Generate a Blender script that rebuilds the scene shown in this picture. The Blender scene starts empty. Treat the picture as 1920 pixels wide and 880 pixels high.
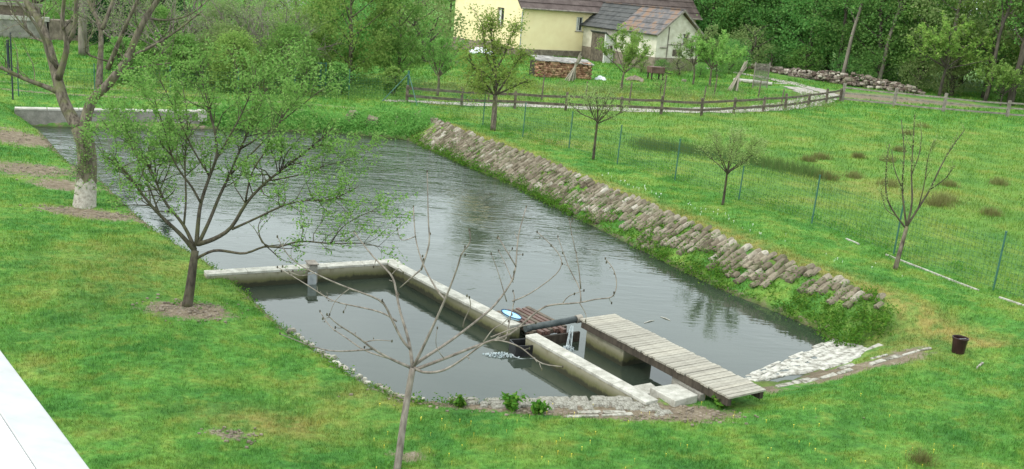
import bpy, math, random
import numpy as np
from mathutils import Vector, Matrix

# ------------------------------------------------------------------ camera, sky, sun, exposure
scene = bpy.context.scene
COL = scene.collection
CAM_H = 6.3
FOCAL_PX = 1867.0
PITCH = math.atan(470 / FOCAL_PX)
ROLL = math.radians(4.5)
cam_data = bpy.data.cameras.new('camera')
cam_data.sensor_width = 36.0
cam_data.lens = 36.0 * FOCAL_PX / 1920.0
cam_data.clip_start = 0.1
cam_data.clip_end = 3000.0
cam = bpy.data.objects.new('camera', cam_data)
COL.objects.link(cam)
fw = Vector((0, math.cos(PITCH), -math.sin(PITCH)))
r0 = Vector((1, 0, 0)); u0 = Vector((0, math.sin(PITCH), math.cos(PITCH)))
rt = math.cos(ROLL) * r0 + math.sin(ROLL) * u0
up = math.cos(ROLL) * u0 - math.sin(ROLL) * r0
cam.matrix_world = Matrix(((rt.x, up.x, -fw.x, 0), (rt.y, up.y, -fw.y, 0), (rt.z, up.z, -fw.z, CAM_H), (0, 0, 0, 1)))
scene.camera = cam

SUN_DIR = Vector((-0.80, -0.42, 1.15)).normalized()
world = bpy.data.worlds.new('World'); scene.world = world; world.use_nodes = True
wn = world.node_tree; wn.nodes.clear()
sky = wn.nodes.new('ShaderNodeTexSky'); sky.sky_type = 'NISHITA'; sky.sun_disc = False
sky.sun_elevation = math.asin(SUN_DIR.z); sky.sun_rotation = math.atan2(SUN_DIR.x, SUN_DIR.y)
sky.air_density = 1.2; sky.dust_density = 3.0; sky.ozone_density = 1.0; sky.altitude = 300
hs = wn.nodes.new('ShaderNodeHueSaturation'); hs.inputs['Saturation'].default_value = 0.42; hs.inputs['Value'].default_value = 1.0
bg = wn.nodes.new('ShaderNodeBackground'); bg.inputs['Strength'].default_value = 0.15
wo = wn.nodes.new('ShaderNodeOutputWorld')
# thin even cloud layer over the clear sky
tcw = wn.nodes.new('ShaderNodeTexCoord'); cn = wn.nodes.new('ShaderNodeTexNoise'); cn.inputs['Scale'].default_value = 2.2; cn.inputs['Detail'].default_value = 4
cr_ = wn.nodes.new('ShaderNodeValToRGB'); cr_.color_ramp.elements[0].position = .35; cr_.color_ramp.elements[0].color = (4.7, 5.35, 5.4, 1)
cr_.color_ramp.elements[1].position = .65; cr_.color_ramp.elements[1].color = (5.9, 6.5, 6.5, 1)
cm = wn.nodes.new('ShaderNodeMix'); cm.data_type = 'RGBA'; cm.inputs[0].default_value = .78
wn.links.new(tcw.outputs['Generated'], cn.inputs['Vector']); wn.links.new(cn.outputs['Fac'], cr_.inputs[0])
wn.links.new(sky.outputs[0], hs.inputs['Color']); wn.links.new(hs.outputs[0], cm.inputs[6]); wn.links.new(cr_.outputs[0], cm.inputs[7]); wn.links.new(cm.outputs[2], bg.inputs['Color']); wn.links.new(bg.outputs[0], wo.inputs['Surface'])

sd = bpy.data.lights.new('sun', 'SUN'); sd.energy = 0.8; sd.angle = math.radians(18); sd.color = (1.0, 0.96, 0.9)
so = bpy.data.objects.new('sun', sd); COL.objects.link(so)
so.rotation_euler = SUN_DIR.to_track_quat('Z', 'Y').to_euler()

scene.view_settings.view_transform = 'Standard'; scene.view_settings.look = 'None'
scene.view_settings.exposure = 1.22; scene.view_settings.gamma = 1.0
scene.view_settings.use_curve_mapping = False
scene.cycles.max_bounces = 6; scene.cycles.diffuse_bounces = 4; scene.cycles.glossy_bounces = 3
scene.cycles.transmission_bounces = 4; scene.cycles.transparent_max_bounces = 8
scene.cycles.use_denoising = True

RNG = np.random.default_rng(7)

# ------------------------------------------------------------------ scene objects helpers
def tag(o, label=None, cat=None, group=None, kind=None):
    if label: o['label'] = label
    if cat: o['category'] = cat
    if group: o['group'] = group
    if kind: o['kind'] = kind
    return o

def empty(name, loc=(0, 0, 0), rz=0.0, label=None, cat=None, group=None):
    o = bpy.data.objects.new(name, None); COL.objects.link(o)
    o.location = loc; o.rotation_euler = (0, 0, rz); o.empty_display_size = 0.2
    return tag(o, label, cat, group)

def dup(src, loc=None, rz=None, sc=None, label=None, group=None):
    c = src.copy(); COL.objects.link(c)
    if loc is not None: c.location = loc
    if rz is not None: c.rotation_euler = (0, 0, rz)
    if sc is not None: c.scale = (sc, sc, sc) if not isinstance(sc, tuple) else sc
    if label: c['label'] = label
    if group: c['group'] = group
    def rec(a, b):
        for ch in list(a.children):
            k = ch.copy(); COL.objects.link(k); k.parent = b
            rec(ch, k)
    rec(src, c)
    return c

def link_mesh(name, me, mat=None, parent=None, smooth=False, bevel=0, loc=None, rot=None, scale=None):
    if mat is not None and not me.materials: me.materials.append(mat)
    if smooth: me.shade_smooth()
    o = bpy.data.objects.new(name, me); COL.objects.link(o)
    if parent is not None: o.parent = parent
    if loc is not None: o.location = loc
    if rot is not None: o.rotation_euler = rot
    if scale is not None: o.scale = scale
    if bevel:
        b = o.modifiers.new('bevel', 'BEVEL'); b.width = bevel; b.segments = 2; b.limit_method = 'ANGLE'
    return o

def np_mesh(name, V, F):
    """fast mesh from vertex array and an (n,k) face array (or list of such arrays)"""
    Fs = F if isinstance(F, list) else [F]
    Fs = [f for f in Fs if len(f)]
    me = bpy.data.meshes.new(name)
    V = np.asarray(V, np.float32)
    me.vertices.add(len(V)); me.vertices.foreach_set('co', V.ravel())
    loops = np.concatenate([f.ravel() for f in Fs]).astype(np.int32)
    sizes = np.concatenate([np.full(len(f), f.shape[1]) for f in Fs]).astype(np.int32)
    starts = np.concatenate([[0], np.cumsum(sizes)[:-1]]).astype(np.int32)
    me.loops.add(len(loops)); me.loops.foreach_set('vertex_index', loops)
    me.polygons.add(len(sizes)); me.polygons.foreach_set('loop_start', starts)
    me.update(calc_edges=True)
    me.shade_flat()
    return me

class MB:
    def __init__(s): s.v = []; s.q = []; s.t = []; s.n = 0
    def add(s, V, Q=None, T=None):
        V = np.asarray(V, float).reshape(-1, 3)
        if Q is not None and len(Q): s.q.append(np.asarray(Q, int) + s.n)
        if T is not None and len(T): s.t.append(np.asarray(T, int) + s.n)
        s.v.append(V); s.n += len(V); return s
    BQ = [(0,3,2,1),(4,5,6,7),(0,1,5,4),(1,2,6,5),(2,3,7,6),(3,0,4,7)]
    def hexa(s, P): return s.add(P, MB.BQ)               # 8 points: bottom ring ccw, top ring ccw
    def box(s, c, size, rz=0, rx=0, ry=0):
        hx, hy, hz = size[0]/2, size[1]/2, size[2]/2
        P = np.array([(-hx,-hy,-hz),(hx,-hy,-hz),(hx,hy,-hz),(-hx,hy,-hz),(-hx,-hy,hz),(hx,-hy,hz),(hx,hy,hz),(-hx,hy,hz)])
        M = np.array(Matrix.Rotation(rz,3,'Z') @ Matrix.Rotation(ry,3,'Y') @ Matrix.Rotation(rx,3,'X'))
        return s.hexa(P @ M.T + np.array(c))
    def beam(s, A, B, w, h, up=(0,0,1)):
        """box bar from A to B, w wide, h high"""
        A = np.array(A, float); B = np.array(B, float); t = B - A; t /= np.linalg.norm(t)
        n = np.cross(t, up); n /= np.linalg.norm(n); u = np.cross(n, t)
        a = n*w/2; b = u*h/2
        return s.hexa([A-a-b, A+a-b, B+a-b, B-a-b, A-a+b, A+a+b, B+a+b, B-a+b][0:8])
    def slab(s, P, z0, z1):
        """prism over a quad P (xy, ccw)"""
        return s.hexa([(x,y,z0) for x,y in P] + [(x,y,z1) for x,y in P])
    def tube(s, pts, rad, n=6, cap=True):
        P = np.asarray(pts, float); m = len(P)
        R = np.full(m, rad, float) if np.isscalar(rad) else np.asarray(rad, float)
        T = np.gradient(P, axis=0); T /= np.linalg.norm(T, axis=1)[:, None] + 1e-12
        ref = np.array([0.31, 0.17, 0.93]) if abs(T[:, 2]).mean() < .8 else np.array([0.95, 0.21, 0.1])
        N = np.cross(T, ref); N /= np.linalg.norm(N, axis=1)[:, None] + 1e-12
        Bn = np.cross(T, N)
        a = np.arange(n) * 2 * math.pi / n
        V = P[:, None] + R[:, None, None] * (np.cos(a)[None, :, None]*N[:, None] + np.sin(a)[None, :, None]*Bn[:, None])
        i = np.arange(m-1)[:, None]*n; j = np.arange(n)[None]; k = (j+1) % n
        Q = np.stack([i+j, i+n+j, i+n+k, i+k], -1).reshape(-1, 4)
        Tt = []
        V = V.reshape(-1, 3)
        if cap:
            V = np.vstack([V, P[0], P[-1]])
            c0, c1 = m*n, m*n+1
            Tt = [(c0, j_, (j_+1) % n) for j_ in range(n)] + [(c1, (m-1)*n+(j_+1) % n, (m-1)*n+j_) for j_ in range(n)]
        return s.add(V, Q, Tt)
    def lathe(s, prof, c, n=20):
        """prof: list of (r,z)"""
        a = np.arange(n)*2*math.pi/n
        V = np.array([[(c[0]+r*math.cos(t), c[1]+r*math.sin(t), c[2]+z) for t in a] for r, z in prof]).reshape(-1, 3)
        m = len(prof); i = np.arange(m-1)[:, None]*n; j = np.arange(n)[None]; k = (j+1) % n
        return s.add(V, np.stack([i+j, i+k, i+n+k, i+n+j], -1).reshape(-1, 4))
    def mesh(s, name):
        F = []
        if s.q: F.append(np.concatenate(s.q))
        if s.t: F.append(np.concatenate(s.t))
        return np_mesh(name, np.concatenate(s.v), F)
    def build(s, name, mat, parent=None, **k):
        return link_mesh(name, s.mesh(name), mat, parent, **k)

# ------------------------------------------------------------------ materials
def new_mat(name):
    m = bpy.data.materials.new(name); m.use_nodes = True
    nt = m.node_tree; nt.nodes.clear()
    out = nt.nodes.new('ShaderNodeOutputMaterial')
    return m, nt, out

class NT:
    """small node helper"""
    def __init__(s, nt): s.nt = nt
    def n(s, t, **k):
        x = s.nt.nodes.new(t)
        for a, b in k.items(): setattr(x, a, b)
        return x
    def l(s, a, b): s.nt.links.new(a, b)
    def pos(s): return s.n('ShaderNodeNewGeometry').outputs['Position']
    def obj(s): return s.n('ShaderNodeTexCoord').outputs['Object']
    def mapping(s, v, scale):
        m = s.n('ShaderNodeMapping'); m.inputs['Scale'].default_value = scale; s.l(v, m.inputs['Vector']); return m.outputs[0]
    def noise(s, v, scale, detail=3, rough=.55, dist=0):
        x = s.n('ShaderNodeTexNoise'); x.inputs['Scale'].default_value = scale; x.inputs['Detail'].default_value = detail
        x.inputs['Roughness'].default_value = rough; x.inputs['Distortion'].default_value = dist
        s.l(v, x.inputs['Vector']); return x.outputs['Fac']
    def ramp(s, f, stops, interp='LINEAR'):
        r = s.n('ShaderNodeValToRGB'); r.color_ramp.interpolation = interp
        e = r.color_ramp.elements
        while len(e) < len(stops): e.new(0.5)
        for i, (p, c) in enumerate(stops):
            e[i].position = p
            e[i].color = (c, c, c, 1) if np.isscalar(c) else (*c, 1)
        s.l(f, r.inputs[0]); return r.outputs[0]
    def mix(s, f, a, b, mode='MIX'):
        x = s.n('ShaderNodeMix', data_type='RGBA', blend_type=mode)
        for sock, val in ((x.inputs[0], f), (x.inputs[6], a), (x.inputs[7], b)):
            if hasattr(val, 'links'): s.l(val, sock)
            elif np.isscalar(val): sock.default_value = val
            else: sock.default_value = (*val, 1)
        return x.outputs[2]
    def math(s, op, a, b=0.0, c=0.0, clamp=False):
        x = s.n('ShaderNodeMath', operation=op); x.use_clamp = clamp
        for sock, val in zip(x.inputs, (a, b, c)):
            if hasattr(val, 'links'): s.l(val, sock)
            else: sock.default_value = val
        return x.outputs[0]
    def bump(s, h, strength=.4, dist=.02):
        b = s.n('ShaderNodeBump'); b.inputs['Strength'].default_value = strength; b.inputs['Distance'].default_value = dist
        s.l(h, b.inputs['Height']); return b.outputs[0]
    def attr(s, name): return s.n('ShaderNodeAttribute', attribute_name=name).outputs['Fac']
    def sep(s, v):
        x = s.n('ShaderNodeSeparateXYZ'); s.l(v, x.inputs[0]); return x.outputs
    def bsdf(s, out, color, rough=.8, normal=None, metal=0.0, spec=None):
        p = s.n('ShaderNodeBsdfPrincipled')
        if hasattr(color, 'links'): s.l(color, p.inputs['Base Color'])
        else: p.inputs['Base Color'].default_value = (*color, 1)
        if hasattr(rough, 'links'): s.l(rough, p.inputs['Roughness'])
        else: p.inputs['Roughness'].default_value = rough
        p.inputs['Metallic'].default_value = metal
        if spec is not None: p.inputs['Specular IOR Level'].default_value = spec
        if normal is not None: s.l(normal, p.inputs['Normal'])
        s.l(p.outputs[0], out.inputs['Surface']); return p

def simple(name, ca, cb, scale=6, detail=4, rough=.8, bump=.3, bd=.02, stretch=(1, 1, 1), metal=0, lo=.35, hi=.65, spec=.3, fine=0, vary=0):
    m, nt, out = new_mat(name); h = NT(nt)
    v = h.mapping(h.obj(), stretch)
    f = h.noise(v, scale, detail)
    c = h.ramp(f, [(lo, ca), (hi, cb)])
    b = f
    if fine:
        g = h.noise(v, fine, 3); c = h.mix(.35, c, h.ramp(g, [(.3, .25), (.7, 1.0)]), 'MULTIPLY'); b = g
    if vary:
        r_ = h.n('ShaderNodeObjectInfo').outputs['Random']; c = h.mix(vary, c, h.ramp(r_, [(0, (.45, .42, .38)), (.5, (1, 1, .97)), (1, (1.35, 1.3, 1.2))]), 'MULTIPLY')
    h.bsdf(out, c, rough, h.bump(b, bump, bd), metal, spec)
    return m

def leaf_mat(name, dark, light, warm=None, trans=.35):
    m, nt, out = new_mat(name); h = NT(nt)
    g = h.n('ShaderNodeNewGeometry')
    c = h.ramp(g.outputs['Random Per Island'], [(0, dark), (.6, light), (1, warm or light)])
    big = h.noise(h.obj(), 1.1, 2)
    c = h.mix(h.ramp(big, [(.38, 0.0), (.62, .55)]), c, light)
    oi = h.n('ShaderNodeObjectInfo')
    hsv = h.n('ShaderNodeHueSaturation'); h.l(c, hsv.inputs['Color'])
    h.l(h.math('MULTIPLY_ADD', oi.outputs['Random'], .025, .495), hsv.inputs['Hue'])
    h.l(h.math('MULTIPLY_ADD', oi.outputs['Random'], .35, .82), hsv.inputs['Value'])
    d = h.n('ShaderNodeBsdfDiffuse'); t = h.n('ShaderNodeBsdfTranslucent')
    h.l(hsv.outputs[0], d.inputs[0]); h.l(hsv.outputs[0], t.inputs[0])
    mx = h.n('ShaderNodeMixShader'); mx.inputs[0].default_value = trans
    h.l(d.outputs[0], mx.inputs[1]); h.l(t.outputs[0], mx.inputs[2]); h.l(mx.outputs[0], out.inputs['Surface'])
    return m

def bark_mat(name, a, b, scale=9, moss=None):
    m, nt, out = new_mat(name); h = NT(nt)
    v = h.mapping(h.obj(), (1, 1, .25)); f = h.noise(v, scale, 5)
    c = h.ramp(f, [(.35, a), (.65, b)])
    if moss: c = h.mix(h.ramp(h.noise(h.obj(), 3.1, 3), [(.45, 0.0), (.65, .7)]), c, moss)
    h.bsdf(out, c, .9, h.bump(f, .6, .02), 0, .2)
    return m

def stone_mat(name, stops, island=False):
    m, nt, out = new_mat(name); h = NT(nt)
    r = h.n('ShaderNodeNewGeometry').outputs['Random Per Island'] if island else h.n('ShaderNodeObjectInfo').outputs['Random']
    c = h.ramp(r, stops)
    f = h.noise(h.pos(), 14, 4)
    c = h.mix(.6, c, h.ramp(f, [(.3, .45), (.7, 1.15)]), 'MULTIPLY')
    mo = h.noise(h.pos(), 2.3, 3)
    c = h.mix(h.ramp(mo, [(.52, 0.0), (.68, .55)]), c, (.10, .12, .05))
    h.bsdf(out, c, .9, h.bump(f, .5, .02), 0, .2)
    return m

def turf_colour(h, blades=False):
    """grass colour by place: lawn, worn yellow patches, meadow; shared by the ground and by the blades"""
    p = h.pos(); v = h.mapping(p, (1, 1, .0))
    a = h.noise(v, .55, 4, .6); b = h.noise(v, 2.2, 4, .65); k = h.noise(v, 9, 3, .6)
    lawn = h.ramp(a, [(.32, (.050, .150, .030)), (.48, (.078, .195, .037)), (.60, (.122, .220, .042)), (.74, (.190, .228, .058))])
    lawn = h.mix(h.ramp(b, [(.52, 0.0), (.72, .65)]), lawn, (.175, .215, .042))
    lawn = h.mix(h.ramp(b, [(.28, .5), (.44, 0.0)]), lawn, (.040, .125, .034))
    mead = h.ramp(a, [(.30, (.065, .155, .034)), (.50, (.110, .205, .040)), (.64, (.165, .220, .048)), (.78, (.21, .20, .08))])
    mead = h.mix(h.ramp(b, [(.50, 0.0), (.70, .6)]), mead, (.06, .145, .026))
    c = h.mix(h.attr('meadow'), lawn, mead)
    c = h.mix(h.math('MULTIPLY', h.attr('dry'), h.ramp(b, [(.35, .3), (.55, 1.0)]), clamp=True), c, (.235, .20, .065))
    c = h.mix(.75, c, h.ramp(k, [(.26, .64), (.74, 1.62)]), 'MULTIPLY')
    c = h.mix(.4, c, h.ramp(h.noise(v, 1.15, 3, .6), [(.32, .82), (.68, 1.45)]), 'MULTIPLY')
    return c

def ground_material():
    m, nt, out = new_mat('turf'); h = NT(nt)
    c = turf_colour(h)
    p = h.pos()
    n1 = h.noise(p, 5, 5, .7); n2 = h.noise(p, 38, 3)
    soil = h.ramp(n1, [(.3, (.13, .10, .07)), (.55, (.23, .185, .13)), (.75, (.33, .29, .22))])
    soil = h.mix(.5, soil, h.ramp(n2, [(.3, .6), (.7, 1.3)]), 'MULTIPLY')
    s = h.math('ADD', h.attr('soil'), h.math('MULTIPLY_ADD', n1, 1.3, -.78))
    mask = h.ramp(s, [(.30, 0.0), (.55, 1.0)])
    c = h.mix(mask, c, soil)
    z = h.sep(p)[2]                                        # silt below the water line
    c = h.mix(h.ramp(h.math('MULTIPLY_ADD', z, -4, -3.55), [(0, 0.0), (.6, 1.0)]), c, (.075, .06, .04))
    h.bsdf(out, c, .95, h.bump(h.noise(p, 26, 4, .7), .8, .06), 0, .1)
    return m

def blade_material():
    m, nt, out = new_mat('grass_blades'); h = NT(nt)
    c = turf_colour(h)
    g = h.n('ShaderNodeNewGeometry')
    c = h.mix(.7, c, h.ramp(g.outputs['Random Per Island'], [(0, (.45, .55, .45)), (.6, (1.15, 1.15, 1.0)), (1, (2.0, 1.65, 1.4))]), 'MULTIPLY')
    d = h.n('ShaderNodeBsdfDiffuse'); t = h.n('ShaderNodeBsdfTranslucent')
    h.l(c, d.inputs[0]); h.l(c, t.inputs[0])
    mx = h.n('ShaderNodeMixShader'); mx.inputs[0].default_value = .35
    h.l(d.outputs[0], mx.inputs[1]); h.l(t.outputs[0], mx.inputs[2]); h.l(mx.outputs[0], out.inputs['Surface'])
    return m

def water_material():
    m, nt, out = new_mat('pond_water'); h = NT(nt)
    p = h.pos(); y = h.sep(p)[1]
    v1 = h.mapping(p, (1.0, 3.2, 1)); v2 = h.mapping(p, (3, 7, 1))
    big = h.noise(v1, .9, 3, .5, .6); small = h.noise(v2, 1.3, 2, .5)
    far = h.ramp(h.math('MULTIPLY_ADD', y, 1/30., -.62), [(0, .018), (.26, .06), (.45, .45), (.75, 1.0)])
    patch = h.ramp(h.noise(p, .35, 2), [(.38, .25), (.62, 1.0)])
    hh = h.math('MULTIPLY', h.math('ADD', big, h.math('MULTIPLY', small, .35)), h.math('MULTIPLY', far, patch))
    b = h.n('ShaderNodeBump'); b.inputs['Strength'].default_value = 1.0; b.inputs['Distance'].default_value = .20
    h.l(hh, b.inputs['Height'])
    c = h.ramp(h.noise(p, .5, 3), [(.35, (.024, .034, .024)), (.65, (.034, .044, .032))])
    pr = h.bsdf(out, c, .03, b.outputs[0], 0, .5)
    pr.inputs['IOR'].default_value = 1.50
    return m

M = {}
M['turf'] = ground_material(); M['blade'] = blade_material(); M['water'] = water_material()
M['concrete_top'] = simple('pale_concrete', (.34, .325, .275), (.54, .52, .46), 5, 5, .85, .3, .01, fine=30)
M['concrete_grey'] = simple('grey_concrete', (.20, .19, .16), (.34, .32, .28), 3, 5, .9, .4, .02, fine=22)
M['chalk'] = simple('chalky_concrete', (.17, .155, .12), (.42, .40, .34), 7, 6, .95, .8, .03, fine=22, lo=.38, hi=.56)
def mossy_wall():
    m, nt, out = new_mat('mossy_concrete'); h = NT(nt)
    p = h.pos(); z = h.sep(p)[2]
    n = h.noise(h.mapping(p, (1, 1, .35)), 5, 5, .65)
    base = h.ramp(n, [(.3, (.17, .155, .10)), (.7, (.34, .32, .24))])
    f = h.math('ADD', h.math('MULTIPLY', h.math('ADD', z, .60), -3.6), h.math('MULTIPLY_ADD', n, .9, -.62))
    c = h.mix(h.ramp(f, [(.25, 0.0), (.75, .9)]), base, (.095, .095, .035))
    c = h.mix(h.ramp(f, [(.8, 0.0), (1.0, .9)]), c, (.025, .026, .015))
    h.bsdf(out, c, .85, h.bump(n, .5, .02), 0, .3); return m
M['mossy'] = mossy_wall()
M['apron'] = simple('white_weathered_concrete', (.20, .185, .15), (.54, .52, .46), 7, 6, .95, .8, .03, fine=20, lo=.34, hi=.56)
M['plank'] = simple('weathered_grey_plank', (.29, .265, .22), (.41, .385, .325), 3, 5, .85, .35, .01, (1, 9, 1), fine=14, vary=.28)
M['dark_wood'] = simple('dark_wet_wood', (.035, .028, .02), (.075, .06, .045), 3, 4, .8, .4, .01, (1, 6, 1))
M['red_wood'] = simple('red_brown_beam', (.085, .045, .035), (.16, .10, .08), 3, 4, .6, .3, .01, (1, 8, 1))
M['fence_brown'] = simple('fence_brown_wood', (.075, .06, .045), (.16, .13, .10), 4, 4, .9, .4, .02)
M['fence_grey'] = simple('fence_weathered_wood', (.15, .13, .11), (.28, .25, .21), 4, 4, .9, .4, .02)
M['pale_wood'] = simple('dry_pale_sticks', (.22, .19, .15), (.38, .34, .27), 4, 4, .9, .4, .02, (4, 4, .5))
M['green_metal'] = simple('green_coated_metal', (.03, .10, .075), (.05, .14, .10), 6, 2, .5, .05)
M['dark_metal'] = simple('dark_painted_metal', (.02, .03, .035), (.04, .05, .055), 6, 2, .5, .05)
M['galv'] = simple('galvanised_metal', (.30, .32, .33), (.42, .44, .45), 8, 3, .45, .1, metal=.4)
M['pipe'] = simple('dark_grey_pipe', (.035, .045, .045), (.065, .075, .075), 6, 3, .5, .1)
M['black'] = simple('black_plastic', (.012, .012, .013), (.025, .025, .026), 6, 3, .45, .1)
M['bucket'] = simple('dark_brown_plastic', (.022, .010, .010), (.04, .018, .016), 5, 3, .35, .1)
M['blue'] = simple('light_blue_plastic', (.25, .55, .80), (.42, .72, .92), 5, 2, .3, .1)
M['navy'] = simple('navy_rubber', (.01, .02, .05), (.02, .03, .07), 5, 2, .5, .1)
M['white_paint'] = simple('white_painted_sheet', (.80, .80, .79), (.88, .88, .87), 2.5, 4, .5, .08, .004)
M['edge_grey'] = simple('mid_grey_sheet', (.40, .40, .395), (.50, .50, .49), 6, 5, .5, .1, .004)  # outer strip of the ledge, coloured greyer than the main sheet
M['cream'] = simple('cream_yellow_render', (.83, .68, .40), (.88, .74, .45), 1.2, 4, .9, .1, .01)
M['pale_wall'] = simple('dirty_off_white_render', (.50, .46, .36), (.66, .62, .52), 2, 5, .9, .2, .01)
M['plinth'] = simple('rubble_plinth', (.13, .105, .08), (.27, .22, .17), 3, 5, .9, .6, .05)
M['roof_brown'] = simple('dull_brown_roofing', (.085, .06, .055), (.14, .105, .095), 1.2, 5, .75, .2, .01, fine=6)
M['roof_grey'] = simple('dark_slate_roofing', (.06, .062, .062), (.115, .115, .11), 1.2, 5, .8, .2, .01, fine=6)
def rusty():
    m, nt, out = new_mat('rusty_sheet_roofing'); h = NT(nt)
    p = h.obj(); n = h.noise(p, .8, 5, .65)
    c = h.ramp(n, [(.36, (.07, .065, .065)), (.48, (.13, .12, .12)), (.56, (.21, .125, .075)), (.68, (.13, .10, .095))])
    h.bsdf(out, c, .8, h.bump(n, .2, .02)); return m
M['roof_rust'] = rusty()
M['glass'] = simple('dark_window_glass', (.03, .035, .04), (.06, .065, .07), 1, 1, .08, 0, spec=.6)
M['white_frame'] = simple('off_white_frame', (.55, .54, .5), (.68, .67, .63), 5, 2, .6, .05)
M['brown_frame'] = simple('brown_window_frame', (.12, .09, .07), (.2, .16, .12), 5, 2, .7, .05)
M['gravel'] = simple('pale_gravel', (.28, .25, .21), (.48, .45, .40), 2.5, 6, .95, .6, .03, fine=30)
M['tarp'] = simple('white_tarpaulin', (.6, .62, .64), (.8, .82, .84), 3, 3, .5, .3, .05)
M['sheet'] = simple('weathered_cover_sheet', (.14, .13, .12), (.36, .34, .31), 2, 5, .8, .4, .05)
M['foam'] = simple('white_water_foam', (.22, .27, .28), (.50, .56, .57), 12, 4, .35, .4, .02)
M['stone'] = stone_mat('bank_stone', [(0, (.14, .115, .08)), (.35, (.215, .18, .13)), (.70, (.27, .23, .17)), (.92, (.34, .30, .235)), (1, (.48, .44, .37))])
M['stone_far'] = stone_mat('bank_stone_far', [(0, (.14, .115, .08)), (.35, (.215, .18, .13)), (.70, (.27, .23, .17)), (.92, (.34, .30, .235)), (1, (.48, .44, .37))], True)
M['rock'] = stone_mat('pale_rock', [(0, (.26, .23, .19)), (.5, (.38, .35, .30)), (1, (.58, .55, .49))])
M['rubble'] = stone_mat('mixed_rubble', [(0, (.10, .07, .055)), (.45, (.20, .155, .13)), (.8, (.29, .245, .205)), (1, (.58, .52, .43))], True)
M['log_end'] = stone_mat('split_firewood', [(0, (.16, .08, .05)), (.5, (.36, .19, .12)), (1, (.58, .38, .24))], True)
M['bark'] = bark_mat('grey_brown_bark', (.05, .04, .03), (.185, .155, .12), 12, (.12, .13, .05))
M['bark_apple'] = bark_mat('dark_apple_bark', (.035, .028, .022), (.095, .08, .06), 12, (.085, .085, .04))
M['bark_bare'] = bark_mat('pale_grey_bark', (.12, .10, .085), (.27, .235, .20), 14)
M['bark_far'] = bark_mat('forest_bark', (.04, .035, .028), (.10, .085, .065), 5)
M['bark_pale'] = bark_mat('pale_forest_bark', (.13, .115, .09), (.24, .21, .17), 5)
def limewash():
    m, nt, out = new_mat('flaking_limewash'); h = NT(nt)
    n = h.noise(h.obj(), 11, 5, .7); c = h.ramp(n, [(.3, (.17, .15, .12)), (.5, (.34, .31, .26)), (.7, (.46, .43, .37))])
    h.bsdf(out, c, .95, h.bump(n, .6, .02)); return m
M['limewash'] = limewash()
M['leaf_apple'] = leaf_mat('apple_leaf', (.10, .205, .045), (.205, .335, .08), (.33, .43, .15), .5)
M['leaf_cherry'] = leaf_mat('cherry_leaf', (0.15, 0.26, 0.055), (0.28, 0.4, 0.085), (0.38, 0.42, 0.14), .5)
M['leaf_lime'] = leaf_mat('spring_yellow_leaf', (0.15, 0.27, 0.07), (0.27, 0.42, 0.1), (0.36, 0.46, 0.14), .5)
M['leaf_mid'] = leaf_mat('mid_green_leaf', (0.10, 0.22, 0.055), (0.20, 0.38, 0.09), (0.30, 0.42, 0.13), .5)
M['leaf_dark'] = leaf_mat('dark_green_leaf', (0.09, 0.20, 0.065), (0.19, 0.38, 0.10), (0.28, 0.42, 0.13), .55)
M['leaf_conifer'] = leaf_mat('conifer_needle', (.008, .026, .010), (.02, .06, .018), (.03, .08, .025), .15)
M['leaf_olive'] = leaf_mat('olive_leaf', (0.13, 0.2, 0.07), (0.24, 0.32, 0.11), (0.34, 0.36, 0.17), .5)
M['leaf_bud'] = leaf_mat('young_bud_leaf', (.19, .29, .08), (.33, .46, .15), (.46, .52, .25), .5) if True else leaf_mat('young_bud_leaf', (.13, .17, .05), (.25, .30, .10), (.34, .34, .18))
M['weed'] = leaf_mat('bank_weed_leaf', (0.044, 0.144, 0.022), (0.105, 0.247, 0.032), (0.19, 0.28, 0.05))
M['rush'] = leaf_mat('dry_rush', (.13, .14, .045), (.19, .19, .07), (.25, .22, .11), .3)
M['rush_green'] = leaf_mat('green_rush', (.07, .14, .04), (.11, .17, .05), (.16, .17, .075), .3)
M['dandelion'] = simple('dandelion_yellow', (.75, .60, .05), (.85, .72, .10), 4, 1, .7, 0)
M['daisy'] = simple('daisy_white', (.75, .75, .70), (.85, .85, .8), 4, 1, .7, 0)
M['blossom'] = leaf_mat('white_blossom', (.55, .50, .52), (.75, .70, .72), None, .3)

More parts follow.
